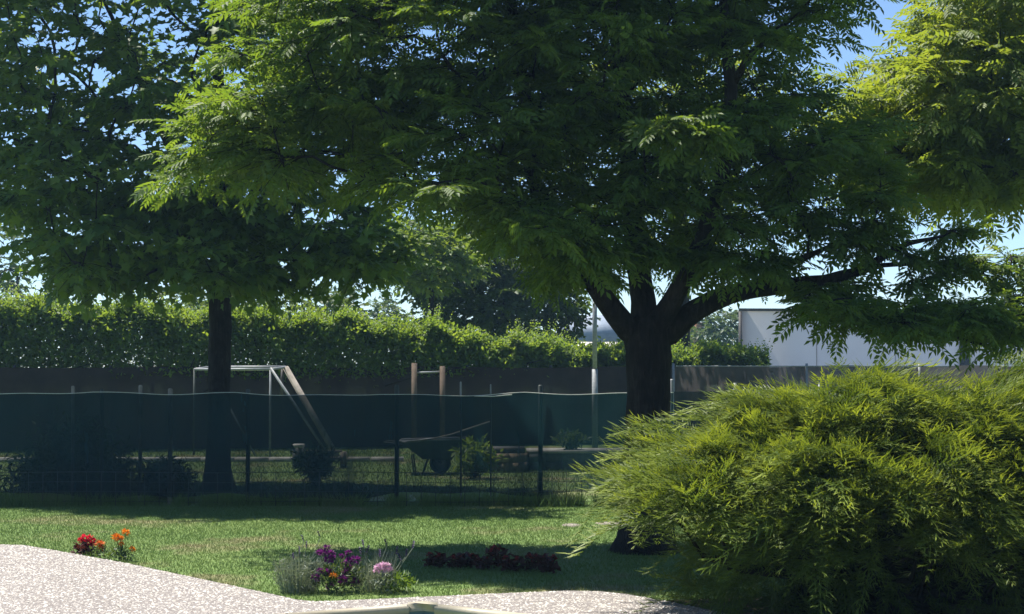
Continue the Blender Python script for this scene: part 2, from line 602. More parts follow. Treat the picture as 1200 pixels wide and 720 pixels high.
def place(mb, tmpl, pos, ax, nrm, scale, att=None):
    v, f = tmpl
    x = unit(ax)
    z = nrm - x * np.sum(nrm * x, -1, keepdims=True)
    z = unit(z)
    y = np.cross(z, x)
    n, m = len(pos), len(v)
    w_ = (v[None, :, 0:1] * x[:, None, :] + v[None, :, 1:2] * y[:, None, :] + v[None, :, 2:3] * z[:, None, :])
    w_ = w_ * np.asarray(scale).reshape(-1, 1, 1) + pos[:, None, :]
    F = (f[None] + (np.arange(n) * m)[:, None, None]).reshape(-1, f.shape[1])
    mb.add(w_.reshape(-1, 3), F, None if att is None else np.repeat(att, m))


# ------------------------------------------------------------------ trees
def sample_pads(rng, poly, n, dc, dhalf, cpx, rpx, cpy, rpy, sep, holes=(), shell=0.0):
    """centres of leafy boughs filling a crown of the given outline and a round depth"""
    poly = np.array(poly, float)
    lo, hi = poly.min(0), poly.max(0)
    out = []
    tries = 0
    while len(out) < n and tries < n * 60:
        tries += 1
        x, y = rng.uniform(lo, hi)
        if not in_poly(poly, x, y):
            continue
        if any(in_poly(h, x, y) for h in holes):
            continue
        t = ((x - cpx) / rpx) ** 2 + ((y - cpy) / rpy) ** 2
        hh = dhalf * math.sqrt(max(0.10, 1 - t))
        u = rng.uniform(-1, 1)
        if rng.random() < shell:
            u = math.copysign(abs(u) ** 0.4, u)
        d = dc + hh * u
        q = P(x, y, d)
        if out and np.min(np.sum((np.array(out) - q) ** 2, 1)) < (sep * rng.uniform(.75, 1.2)) ** 2:
            continue
        out.append(q)
    return np.array(out)


def grow(rng, limbs, pads, r_end=0.007, bow=0.12):
    """limbs: polylines (first = trunk) with radii; every pad is joined to the nearest wood by a curved branch"""
    pos, par, rmin = [], [], []
    chains = []

    def add_chain(pts, radii, parent):
        ch = [parent] if parent is not None else []
        for p_, r_ in zip(pts, radii):
            pos.append(np.array(p_, float)); par.append(parent if parent is not None else -1); rmin.append(r_)
            parent = len(pos) - 1
            ch.append(parent)
        chains.append(ch)

    for pts, rad in limbs:
        pts = np.array(pts, float)
        rad = np.array(rad, float)
        seg = np.linalg.norm(np.diff(pts, axis=0), axis=1)
        s = np.concatenate([[0], np.cumsum(seg)])
        k = max(3, int(s[-1] / 0.16))
        u = np.linspace(0, s[-1], k)
        # smooth by Catmull-like resample
        q = np.stack([np.interp(u, s, pts[:, i]) for i in range(3)], -1)
        for _ in range(2):
            q[1:-1] = 0.25 * q[:-2] + 0.5 * q[1:-1] + 0.25 * q[2:]
        q[1:-1] += rng.normal(0, 0.006, (k - 2, 3))
        r = np.interp(u, s, rad)
        if not pos:
            add_chain(q, r, None)
        else:
            A = np.array(pos)
            j = int(np.argmin(np.sum((A - q[0]) ** 2, 1)))
            add_chain(q[1:], r[1:], j)
    nl = len(pos)
    base = np.array(pos[0])
    fork = np.array(limbs[0][0][-1])
    order = np.argsort(np.linalg.norm(pads - fork, axis=1))
    low = min(p_[2] for p_ in limbs[0][0]) + 0.75 * (limbs[0][0][-1][2] - limbs[0][0][0][2])
    padnode = np.zeros(len(pads), int)
    paddir = np.zeros((len(pads), 3))
    for i in order:
        q = pads[i]
        A = np.array(pos)
        dv = q - A
        dist = np.linalg.norm(dv, axis=1)
        cost = dist.copy()
        cost[A[:, 2] < low] += 3
        rad_ok = np.linalg.norm(A - fork, axis=1) > np.linalg.norm(q - fork) + 0.1
        cost[rad_ok] += 0.8
        cost += np.maximum(0, A[:, 2] - q[2]) * 0.35
        j = int(np.argmin(cost))
        L = dist[j]
        pj = par[j]
        tdir = unit(A[j] - A[pj]) if pj >= 0 else np.array([0, 0, 1.0])
        c = A[j] + (tdir * 0.35 + unit(q - A[j]) * 0.25) * L + np.array([0, 0, bow * L])
        k = max(2, int(L / 0.17))
        t = np.linspace(0, 1, k + 1)[1:, None]
        path = (1 - t) ** 2 * A[j] + 2 * t * (1 - t) * c + t ** 2 * q
        if k > 2:
            path[:-1] += rng.normal(0, 0.014, (k - 1, 3))
        add_chain(path, [0.0] * k, j)
        padnode[i] = len(pos) - 1
        paddir[i] = unit(path[-1] - (path[-2] if k > 1 else A[j]))
    n = len(pos)
    e = 2.4
    acc = np.zeros(n)
    kids = np.zeros(n, int)
    for i in range(n):
        if par[i] >= 0:
            kids[par[i]] += 1
    rad = np.zeros(n)
    for i in range(n - 1, -1, -1):
        r = max(r_end ** e, acc[i]) ** (1 / e)
        r = min(r, 0.11)
        rad[i] = max(r, rmin[i]) if i < nl else r
        if par[i] >= 0:
            acc[par[i]] += r ** e
    return np.array(pos), rad, chains, paddir


def tree(seed, name, label, limbs, pads, tmpl, leafmat, barkmat, twigs=9, tl=0.42, leaves=7, flat=0.35, lscale=1.0,
         droop=0.25, group=None, cat="tree", wood_name="trunk", droop_leaf=0.25, out=0.5, padscale=None, twig_wood=True):
    rng = np.random.default_rng(seed)
    pos, rad, chains, paddir = grow(rng, limbs, pads)
    root = thing(name, limbs[0][0][0] * np.array([1, 1, 0]), label, cat, group)
    wb = MB()
    for ci, ch in enumerate(chains):
        r = rad[ch].copy()
        if ci > 0:
            r[0] = min(r[0], r[1] * 1.15)
        rm = r.max()
        sides = 14 if rm > .1 else 8 if rm > .03 else 5 if rm > .012 else 4
        wb.tube(pos[ch], r, sides, cap=True, rough=0.035 if rm > .05 else 0.0, rng=rng)
    cx = pads.mean(0)
    mb = MB()
    P0, A0, N0, S0 = [], [], [], []
    for i, q in enumerate(pads):
        ps = 1.0 if padscale is None else padscale[i]
        o = unit((q - cx) * np.array([1, 1, .4]))
        K = max(3, int(twigs * rng.uniform(.75, 1.3)))
        az0 = rng.uniform(0, 6.28)
        for k in range(K):
            az = az0 + k * 2.4 + rng.uniform(-.3, .3)
            dirv = np.array([math.cos(az), math.sin(az), rng.normal(0, flat)]) + o * out + paddir[i] * 0.3
            dirv = unit(dirv)
            L = tl * ps * rng.uniform(.6, 1.25)
            st = q - paddir[i] * rng.uniform(0, .2)
            nseg = 4
            pts = [st]
            dcur = dirv.copy()
            for s_ in range(nseg):
                dcur = unit(dcur + np.array([0, 0, -droop * .22]) + rng.normal(0, .09, 3))
                pts.append(pts[-1] + dcur * L / nseg)
            pts = np.array(pts)
            if twig_wood:
                wb.tube(pts, np.linspace(.0055, .002, nseg + 1), 3, cap=False)
            m = max(2, int(leaves * rng.uniform(.8, 1.25)))
            t = np.linspace(.15, 1.0, m)
            pp = np.stack([np.interp(t * nseg, np.arange(nseg + 1), pts[:, c]) for c in range(3)], -1)
            side = unit(np.cross(dcur, [0, 0, 1.0]))
            sg = np.where(np.arange(m) % 2 == 0, 1, -1)[:, None]
            ax = dirv * rng.uniform(.4, .9) + side * sg * rng.uniform(.6, 1.0, (m, 1)) + rng.normal(0, .22, (m, 3)) + np.array([0, 0, -droop_leaf])
            ax[-1] = dcur + np.array([0, 0, -droop_leaf])
            nr = np.array([0, 0, 1.0]) + rng.normal(0, .5, (m, 3))
            P0.append(pp); A0.append(ax); N0.append(nr); S0.append(lscale * rng.uniform(.55, 1.25, m))
    place(mb, tmpl, np.concatenate(P0), np.concatenate(A0), np.concatenate(N0), np.concatenate(S0))
    part_of(wb, wood_name, barkmat, root, smooth=True)
    c_ = part_of(mb, "crown", leafmat, root)
    return root


def pl(pts):
    """polyline from (px, py, depth) triples"""
    return np.array([P(*p) for p in pts])


# ------------------------------------------------------------------ the setting
g = MB()
S = 298.0
xs = np.array([-S, -60, -20, 0, 20, 60, S])
ys = np.array([-60, 0, 10, 25, 50, 120, 396.])
vv = np.array([(x, y, 0) for y in ys for x in xs])
ff = [(j * 7 + i, j * 7 + i + 1, (j + 1) * 7 + i + 1, (j + 1) * 7 + i) for j in range(6) for i in range(6)]
g.add(vv, ff)
tag(g.build("ground", M['lawn']), kind="structure")

# terrace outline (top level 0.05)
TZ = 0.05
TER = [tuple(G(px, py, TZ)[:2]) for px, py in [(-90, 636), (-30, 636.5), (30, 638), (60, 643), (150, 659), (250, 680), (325, 696), (350, 701.5), (372, 703.5),
                                               (420, 701.5), (500, 698), (600, 693.5), (665, 691), (700, 691.5), (735, 695), (790, 705), (858, 719)]]
TER += [(1.78, 10.35), (2.6, 9.9), (6, 9.5), (6, 5), (-9, 5), (-9, 15.7)]
# pool outline: far corner with two edges running towards the viewer
PC = G(497, 709.5, TZ)[:2]
PL_ = np.array(G(330, 722.5, TZ)[:2])
PR_ = np.array(G(640, 725, TZ)[:2])
dl, dr_ = unit(PL_ - PC), unit(PR_ - PC)
POOL = [tuple(PC), tuple(PC + dl * 4.2), tuple(PC + dl * 4.2 + dr_ * 6), tuple(PC + dr_ * 6)]


def fill(outer, hole=None):
    """flat triangles between an outline and an optional hole, by Blender's own tessellator"""
    from mathutils.geometry import tessellate_polygon
    lists = [[Vector((x, y, 0)) for x, y in outer]]
    if hole:
        lists.append([Vector((x, y, 0)) for x, y in hole])
    flat_ = [v for l in lists for v in l]
    return np.array([(v.x, v.y) for v in flat_]), np.array(tessellate_polygon(lists))


def shrink(poly, k):
    c = np.mean(np.array(poly), 0)
    return [tuple(c + (np.array(p) - c) * k) for p in poly]


pool_in = [(max(-8.5, x), max(5.4, y)) for x, y in POOL]
from mathutils.geometry import intersect_line_line_2d


def clip_y(poly, y0):
    o = []
    n = len(poly)
    for i in range(n):
        a, b = poly[i], poly[(i + 1) % n]
        if a[1] >= y0: o.append(a)
        if (a[1] >= y0) != (b[1] >= y0):
            t = (y0 - a[1]) / (b[1] - a[1])
            o.append((a[0] + t * (b[0] - a[0]), y0))
    return o


pool_in = clip_y(POOL, 7.0)
v2, tr = fill(TER, pool_in)
t = MB()
t.add(np.column_stack([v2, np.full(len(v2), TZ)]), tr)
t.prism(TER, -0.1, TZ)
terrace = tag(t.build("terrace", M['concrete']), kind="structure")

rng = np.random.default_rng(11)
# exposed pebbles set in the terrace
n = 78000
xy = np.column_stack([rng.uniform(-5.4, 2.2, n), rng.uniform(10.9, 16.0, n)])
ok = in_poly(shrink(TER, 0.999), xy[:, 0], xy[:, 1]) & ~in_poly(shrink(pool_in, 1.03), xy[:, 0], xy[:, 1])
ok &= (np.abs(xy[:, 0]) < 0.31 * xy[:, 1] + .2)
stray = in_poly(TER, xy[:, 0], xy[:, 1] - np.abs(rng.normal(0, .06, n)) - .01) & ~in_poly(TER, xy[:, 0], xy[:, 1]) & (rng.random(n) < .35)
zz0 = np.where(stray, .004, TZ - .001)[ok | stray]
xy = xy[ok | stray]
n = len(xy)
pv = np.array([(1, 0, 0), (.45, .87, .0), (-.55, .8, 0), (-1, 0, 0), (-.45, -.85, 0), (.55, -.8, 0), (.05, .05, .5)])
pf = np.array([(i_, (i_ + 1) % 6, 6) for i_ in range(6)])
pb = MB()
a = rng.uniform(0, 6.28, n)
place(pb, (pv, pf), np.column_stack([xy, zz0]), np.column_stack([np.cos(a), np.sin(a), rng.normal(0, .1, n)]),
      np.tile([0, 0, 1.0], (n, 1)) + rng.normal(0, .12, (n, 3)), rng.uniform(.005, .010, n) * np.where(rng.random(n) < .12, 1.7, 1))
tag(pb.build("pebbles", M['pebble'], terrace), kind="stuff")

# pool: coping stones, liner wall, water
pool = thing("swimming_pool", (*PC, TZ), "teal pool corner with rolled cream coping at the bottom edge of the terrace", "pool")


def coping(a, b, wd=0.30):
    a, b = np.array(a), np.array(b)
    u = unit(b - a)
    nrm = np.array([-u[1], u[0]])
    inward = np.mean(np.array(pool_in), 0) - a
    if np.dot(nrm, inward) < 0: nrm = -nrm
    prof = [(-wd, .0), (-wd, .008), (-wd * .5, .012), (-.05, .014), (-.015, .024), (.02, .026), (.045, .016), (.05, -.005), (.045, -.04), (0, -.05)]
    mb = MB()
    V = []
    for e in (a, b):
        V += [(*(e + nrm * p_), TZ + z) for p_, z in prof]
    k = len(prof)
    F = [(i, (i + 1) % k, k + (i + 1) % k, k + i) for i in range(k)]
    F += [tuple(range(k)), tuple(range(2 * k - 1, k - 1, -1))]
    mb.add(V, F)
    return mb


for u_, name_ in ((dl, "coping_stone"), (dr_, "coping_stone")):
    s0 = 0.13
    for k in range(5):
        ln = 0.85
        a_, b_ = PC + u_ * s0, PC + u_ * (s0 + ln)
        part_of(coping(a_, b_, .07), name_, M['coping'], pool, smooth=False)
        s0 += ln + .012
# corner stone
cm = MB()
cc = PC + (dl + dr_) * .02
V = [(*(PC + dl * .118 - dr_ * .0), 0)]
pts2 = [PC + dl * .12 + np.array([0, .06]), PC + np.array([0, .075]), PC + dr_ * .12 + np.array([0, .06]), PC + dr_ * .12 - np.array([0, .05]), PC + (dl + dr_) * .05, PC + dl * .12 - np.array([0, .05])]
kk = len(pts2)
cm.add([(*p, TZ - .02) for p in pts2] + [(*p, TZ + .028) for p in pts2],
       [(i, (i + 1) % kk, kk + (i + 1) % kk, kk + i) for i in range(kk)] + [tuple(range(kk, 2 * kk))])
part_of(cm, "corner_stone", M['coping'], pool)
lm = MB()
lm.prism(pool_in, -0.9, TZ - .004)
part_of(lm, "liner", M['liner'], pool)
wm = MB()
v2, tr = fill(pool_in)
wm.add(np.column_stack([v2, np.full(len(v2), -0.09)]), tr)
part_of(wm, "water", M['water'], pool)

# pale kerb strip across the far lawn
k0 = MB()
A, B = GX(-80, 29.6), GX(475, 29.8)
for i in range(14):
    a, b = A + (B - A) * (i / 14), A + (B - A) * ((i + 1) / 14 - .003)
    k0.box((a + b) / 2 + (0, 0, .03), (np.linalg.norm(b - a), .22, .09), math.atan2(*(b - a)[[1, 0]]))
tag(k0.build("path", M['kerb']), kind="structure")

# ------------------------------------------------------------------ grass blades
def blades(rng, n, d0, d1, hmin, hmax, wid, filt=None):
    d = np.sqrt(rng.uniform(d0 ** 2, d1 ** 2, n))
    x = rng.uniform(-1, 1, n) * (0.31 * d + .4)
    keep = ~in_poly(TER, x, d)
    if filt is not None:
        keep &= filt(x, d)
    x, d = x[keep], d[keep]
    n = len(x)
    h = rng.uniform(hmin, hmax, n)
    a = rng.uniform(0, 6.28, n)
    lean = rng.uniform(.1, 1.0, n) * h
    b = rng.uniform(0, 6.28, n)
    base = np.column_stack([x, d, np.zeros(n) - .003])
    wv = np.column_stack([np.cos(a), np.sin(a), np.zeros(n)]) * (wid * rng.uniform(.7, 1.3, n))[:, None]
    tip = base + np.column_stack([np.cos(b) * lean, np.sin(b) * lean, h])
    v = np.stack([base - wv, base + wv, tip], 1).reshape(-1, 3)
    return v, np.arange(3 * n).reshape(-1, 3)


gb = MB()
gb.add(*blades(rng, 290000, 11.4, 20.9, .012, .034, .0036))
gb.add(*blades(rng, 60000, 20.9, 34, .03, .07, .007))
tag(gb.build("grass", M['blade']), kind="stuff")
# longer uncut grass and weeds along the fence foot
tb = MB()
v, f = blades(rng, 65000, 19.7, 21.0, .05, .19, .005, lambda x, d: (np.abs(d - 20.45) < .28 + .1 * np.sin(x * 3)) & (np.sin(x * 5.1) + np.sin(x * 12.3) + 1.2 * np.sin(x*2.1+1) > -1.4))
tb.add(v, f)
for (ax_, ay_), (bx_, by_) in zip(TER[:17], TER[1:18]):
    L_ = math.hypot(bx_ - ax_, by_ - ay_)
    n_ = int(L_ * 420)
    t_ = rng.random(n_)
    nx_, ny_ = -(by_ - ay_) / L_, (bx_ - ax_) / L_
    o_ = np.abs(rng.normal(0, .05, n_)) + .004
    x_, y_ = ax_ + (bx_ - ax_) * t_ + nx_ * o_, ay_ + (by_ - ay_) * t_ + ny_ * o_
    h_ = rng.uniform(.04, .095, n_) * (.55 + .45 * np.sin(x_ * 9) * np.sin(x_ * 23))
    a_ = rng.uniform(0, 6.28, n_)
    base = np.column_stack([x_, y_, np.zeros(n_)])
    wv = np.column_stack([np.cos(a_), np.sin(a_), np.zeros(n_)]) * .004
    tip = base + np.column_stack([rng.normal(0, .02, n_), rng.normal(-.012, .02, n_), h_])
    tb.add(np.stack([base - wv, base + wv, tip], 1).reshape(-1, 3), np.arange(3 * n_).reshape(-1, 3))
tag(tb.build("tall_grass", M['blade']), kind="stuff")

# ------------------------------------------------------------------ main tree
T = 15.35
bx = G(756, 646)
main_limbs = [
    (np.array([bx + (-.01, 0, -.05), bx + (0, 0, .12), bx + (.0, 0, .5), P(759, 500, T), P(760, 440, T), P(758, 400, T), P(757, 372, T)]),
     [.34, .25, .212, .198, .198, .215, .17]),
    (pl([(748, 402, T), (722, 372, T - .1), (695, 328, T - .25), (655, 285, T - .4), (600, 262, T - .4), (520, 235, T - .5), (420, 205, T - .5)]), [.13, .10, .085, .072, .055, .042, .025]),
    (pl([(695, 328, T - .25), (650, 270, T + .1), (622, 205, T + .2), (617, 120, T + .2), (600, 0, T + .1), (590, -160, T)]), [.10, .085, .07, .06, .045, .03]),
    (pl([(756, 395, T), (752, 340, T + .1), (742, 270, T + .2), (738, 180, T + .15), (725, 60, T + .1), (720, -120, T), (715, -260, T)]), [.13, .11, .095, .08, .06, .04, .02]),
    (pl([(765, 390, T), (795, 345, T - .2), (820, 290, T - .4), (850, 200, T - .5), (860, 95, T - .5), (853, 40, T - .5), (845, -100, T - .4)]), [.12, .085, .075, .065, .055, .045, .03]),
    (pl([(858, 95, T - .5), (885, 45, T - .6), (930, 20, T - .7)]), [.04, .03, .02]),
    (pl([(768, 404, T), (800, 372, T + .05), (850, 343, T + .1), (905, 338, T + .15), (955, 330, T + .15), (990, 327, T + .1), (1015, 317, T), (1042, 294, T), (1068, 283, T), (1110, 276, T)]),
     [.13, .105, .09, .078, .06, .05, .042, .032, .024, .01]),
    (pl([(995, 326, T + .1), (1035, 308, T + .2), (1083, 312, T + .3), (1117, 303, T + .35), (1153, 305, T + .4), (1178, 313, T + .4), (1225, 325, T + .4)]), [.030, .022, .018, .016, .013, .010, .006]),
    (pl([(880, 334, T + .1), (905, 315, T - .1), (935, 305, T - .2), (970, 292, T - .3), (1020, 262, T - .3)]), [.06, .045, .034, .02, .008]),
    (pl([(915, 339, T + .15), (955, 358, T - .2), (1025, 362, T - .4), (1070, 372, T - .5), (1105, 395, T - .5), (1160, 405, T - .4)]), [.045, .036, .03, .025, .018, .01]),
]
rg = np.random.default_rng(5)
main_poly = [(345, -40), (270, 65), (205, 140), (195, 190), (270, 208), (420, 200), (560, 215), (660, 258), (720, 280), (800, 290), (880, 296), (940, 262), (1000, 218), (1015, 195),
             (990, 150), (962, 110), (955, 65), (968, 20), (965, -40), (900, -260), (700, -400), (560, -380), (430, -230)]
pads = [sample_pads(rg, main_poly, 390, 15.5, 1.4, 620, 470, 20, 420, .35, holes=[[(800, 45), (845, 45), (845, 115), (800, 110)], [(940, 70), (975, 70), (975, 105), (940, 105)], [(480, 12), (550, 12), (550, 45), (480, 45)]])]
low_poly = [(925, 322), (940, 350), (965, 374), (1060, 384), (1110, 366), (1170, 384), (1260, 388), (1260, 360), (1190, 362), (1090, 352), (1000, 352), (950, 330)]
pads.append(sample_pads(rg, [(470, 212), (560, 226), (655, 290), (705, 312), (690, 280), (600, 215)], 15, T - .9, .8, 550, 200, 250, 100, .25))
pads.append(sample_pads(rg, low_poly, 22, 15.1, .8, 1050, 260, 360, 120, .36))
pads.append(np.array([P(1110, 270, T + .2), P(1030, 258, T - .3), P(1000, 278, T - .25), P(760, 288, T - .5), P(800, 298, T - .5), P(848, 305, T - .6), P(890, 308, T - .4), P(722, 292, T - .6), P(800, 150, 13.5), P(772, 146, 13.4), P(832, 158, 13.6), P(1032, 198, 15.0), P(1022, 225, 14.8), P(1085, 325, T + .2), P(1190, 345, T + .4), P(1150, 322, T + .4), P(1215, 318, T + .4), P(1185, 298, T + .5), P(1120, 300, T + .3), P(1230, 340, T + .3), P(1055, 300, T + .1), P(1010, 290, T - .2), P(680, 300, T - .6), P(640, 318, T - .3), P(700, 325, T+.9)]))
psz = np.concatenate([np.ones(len(pads[0])), np.full(len(pads[1]), .85), np.full(len(pads[2]), .60), np.full(len(pads[3]), .42)])
pads = np.concatenate(pads)
tree(21, "ash_tree", "large dark broad ash tree with thick forked trunk beside the golden juniper", main_limbs, pads, pinnate(), M['ash'], M['bark'],
     twigs=11, tl=.46, leaves=7, flat=.38, padscale=psz, lscale=.80, droop_leaf=.06, droop=.15)

# ------------------------------------------------------------------ maple on the left, behind the net fence
D2 = 22.8
b2 = G(257, 575)
maple_limbs = [
    (np.array([b2 + (0, 0, -.05), b2 + (0, 0, .15), b2 + (0, 0, .6), P(257, 450, D2), P(258, 360, D2), P(258, 310, D2)]), [.26, .19, .155, .145, .15, .13]),
    (pl([(258, 310, D2), (262, 230, D2 + .1), (255, 120, D2), (250, -20, D2), (245, -160, D2)]), [.12, .10, .08, .05, .02]),
    (pl([(258, 330, D2), (220, 285, D2 - .3), (160, 240, D2 - .5), (80, 190, D2 - .6), (10, 160, D2 - .6)]), [.08, .065, .05, .035, .015]),
    (pl([(258, 325, D2), (310, 298, D2 - .2), (360, 306, D2 - .4), (420, 306, D2 - .5), (465, 308, D2 - .6)]), [.06, .045, .035, .028, .012]),
    (pl([(258, 300, D2), (300, 220, D2 + .5), (350, 120, D2 + .8), (380, 20, D2 + .9)]), [.08, .06, .045, .02]),
    (pl([(255, 290, D2), (205, 190, D2 + .4), (160, 90, D2 + .6), (110, -20, D2 + .8)]), [.08, .06, .045, .02]),
]
rg = np.random.default_rng(8)
mp = [(-150, -60), (-130, 150), (-40, 205), (40, 245), (50, 300), (110, 325), (420, 325), (440, 285), (420, 200), (440, 0), (350, -200), (150, -280), (-60, -200)]
pads = [sample_pads(rg, mp, 400, D2, 2.8, 180, 340, 40, 330, .44, holes=[[(20, 25), (60, 25), (60, 60), (20, 60)], [(180, 0), (240, 0), (240, 30), (180, 30)]])]
pads.append(sample_pads(rg, [(-60, 235), (40, 262), (70, 320), (430, 325), (450, 285), (420, 240), (200, 215), (0, 205)], 90, D2, 2.4, 190, 330, 270, 120, .42))
pads.append(np.array([P(440, 300, D2 - .5), P(460, 285, D2 - .6), P(415, 318, D2 - .5), P(95, 325, D2 - .4), P(70, 285, D2 + .3), P(160, 330, D2 - .7), P(330, 330, D2 - .5), P(290, 335, D2 + .9)]))
pads = np.concatenate(pads)
tree(33, "maple_tree", "dark maple tree with slim straight trunk standing behind the green net fence", maple_limbs, pads, palmate(.135), M['maple'], M['bark'],
     twigs=11, tl=.55, leaves=8, flat=.38, droop_leaf=.35)

# ------------------------------------------------------------------ sunlit tree on the right
D3 = 18.6
b3 = GX(1310, D3)
lim3 = [(np.array([b3 + (0, 0, -.05), b3 + (0, 0, .2), P(1306, 420, D3), P(1296, 330, D3), P(1285, 260, D3)]), [.24, .19, .16, .15, .12]),
        (pl([(1285, 260, D3), (1240, 160, D3), (1215, 60, D3), (1205, 0, D3), (1198, -60, D3)]), [.11, .09, .07, .045, .02]),
        (pl([(1292, 300, D3), (1220, 235, D3 - .3), (1140, 190, D3 - .5), (1070, 150, D3 - .6)]), [.08, .06, .045, .02]),
        (pl([(1285, 260, D3), (1300, 120, D3 + .2), (1310, 0, D3 + .2)]), [.09, .06, .03])]
rg = np.random.default_rng(9)
rp = [(1130, -45), (1105, 30), (1052, 80), (1000, 100), (990, 190), (1030, 215), (1120, 215), (1250, 215), (1380, 210), (1420, 100), (1390, -20), (1300, -85), (1200, -95)]
pads = sample_pads(rg, rp, 210, D3, 1.9, 1220, 230, 130, 230, .36, shell=.5)
tree(44, "robinia_tree", "bright sunlit green tree at the right with feathery leaves", lim3, pads, pinnate(.26, 4, .105, .04), M['robinia'], M['bark'],
     twigs=10, tl=.46, leaves=7, flat=.5, out=.7)

# ------------------------------------------------------------------ trees beyond the hedge
def far_tree(seed, name, label, px, d, poly, n, half, mat, sep, leaf, tl, group="trees beyond the hedge", twigs=7, leaves=7, flat=.6):
    rg = np.random.default_rng(seed)
    pp = np.array(poly, float)
    c, r = (pp.max(0) + pp.min(0)) / 2, (pp.max(0) - pp.min(0)) / 2
    pads = sample_pads(rg, poly, n, d, half, c[0], r[0] * 1.1, c[1], r[1] * 1.1, sep, shell=.5)
    b = GX(px, d)
    top = P(px, c[1], d)
    r0 = max(.08, .028 * top[2])
    limbs = [(np.array([b + (0, 0, -.05), b + (0, 0, .3), b * .5 + top * .5, top]), [r0 * 1.5, r0, r0 * .8, r0 * .35])]
    return tree(seed, name, label, limbs, pads, leaf, mat, M['bark'], twigs=twigs, tl=tl, leaves=leaves, flat=flat, group=group, out=.6, twig_wood=False)


far_tree(51, "linden_tree", "rounded dark tree beyond the hedge with yellow green sunlit top, left of the thick trunk", 590, 43,
         [(455, 275), (490, 262), (560, 268), (640, 310), (675, 335), (680, 375), (660, 400), (520, 400), (500, 370), (480, 325), (450, 310)], 230, 2.0, M['linden'], .42,
         simple_leaf(.17, .11), .5, leaves=15)
far_tree(58, "sunlit_linden_crown", "sunlit side of the dark linden beyond the hedge, added as a separate lighter crown", 505, 39.5,
         [(440, 300), (470, 272), (520, 266), (556, 290), (560, 318), (520, 335), (455, 330)], 60, .9, M['sapling'], .34, simple_leaf(.16, .10), .42, leaves=10)  # added crown: sunlight on the linden put into a lighter leaf colour
far_tree(52, "dark_tree", "dark tree behind the hedge beside the maple trunk", 300, 45,
         [(180, 350), (240, 330), (330, 335), (390, 345), (420, 362), (410, 400), (180, 400)], 60, 1.6, M['far_leaf'], .5, simple_leaf(.2, .13), .55)
far_tree(53, "pale_tree", "hazy bluish tree at the left edge above the hedge", 20, 62,
         [(-120, 250), (-30, 255), (40, 268), (85, 300), (90, 350), (60, 400), (-120, 400)], 90, 2.4, M['far_leaf'], .6, simple_leaf(.26, .17), .7)
far_tree(54, "conifer_tree", "small distant dark tree in the sky gap right of the maple", 398, 70,
         [(385, 345), (402, 335), (420, 350), (425, 400), (370, 400)], 30, 1.0, M['far_leaf'], .5, simple_leaf(.25, .16), .45)
far_tree(55, "conifer_tree", "small distant pointed tree in the sky gap left of the linden", 452, 74,
         [(440, 360), (455, 350), (472, 362), (490, 400), (430, 400)], 30, 1.0, M['far_leaf'], .5, simple_leaf(.25, .16), .45)
far_tree(56, "round_tree", "distant grey green tree between the thick trunk and the white building", 842, 85,
         [(815, 385), (835, 370), (868, 368), (880, 380), (880, 410), (810, 410)], 40, 1.4, M['far_leaf'], .6, simple_leaf(.3, .2), .6)
far_tree(57, "tall_tree", "tall tree far behind the big ash, glimpsed through its crown", 800, 40,
         [(690, 60), (800, 40), (870, 70), (930, 130), (960, 200), (900, 260), (760, 270), (640, 230), (600, 140)], 120, 2.2, M['robinia'], .6, simple_leaf(.2, .12), .6, leaves=8)

# ------------------------------------------------------------------ hedge beyond the lawn
rng = np.random.default_rng(71)
hA = [(p_, d_, h_ - .27) for p_, d_, h_ in [(-160, 33.2, 3.2), (0, 33.6, 3.08), (150, 34.0, 3.02), (300, 34.6, 2.94), (420, 35.2, 2.82), (520, 35.8, 2.62), (600, 36.4, 2.42), (700, 37.2, 2.26), (790, 38, 2.22), (900, 39, 2.24)]]
hx = np.array([GX(p, d)[0] for p, d, h in hA]); hd = np.array([d for p, d, h in hA]); hh_ = np.array([h for p, d, h in hA])
hroot = thing("hedge", (hx.mean(), hd.mean(), 0), "long clipped green hedge with sunlit shoots rising above the brown screen fence", "hedge")
n = 125000
hxs = rng.uniform(hx[0], hx[-1], n)
yc, ht = np.interp(hxs, hx, hd) + .25, np.interp(hxs, hx, hh_)
lump = .10 * np.sin(hxs * 3.1) + .08 * np.sin(hxs * 7.3 + 1) + .05 * np.sin(hxs * 13.7)
side = rng.random(n)
ph = rng.random(n) ** .8
front = yc - .15 + rng.normal(0, .12, n) - .14 * np.sin(hxs * 4.3 + ph * 6) * ph - .10 * np.sin(hxs * 9.0 - ph * 9) * ph
yy = np.where(side < .42, front, yc + rng.uniform(-.2, 1.1, n))
zz = np.where(side < .42, 1.42 + (ht - 1.42) * ph, np.where(side < .72, ht + rng.normal(-.06, .10, n), 1.2 + (ht - 1.2) * ph)) + lump * ph
ax = rng.normal(0, 1, (n, 3)) * .6 + np.array([0, -.5, .25])
hb = MB()
place(hb, simple_leaf(.108, .06), np.column_stack([hxs, yy, zz]), ax, rng.normal(0, .55, (n, 3)) + np.array([0, -.15, 1.0]), rng.uniform(.7, 1.25, n))
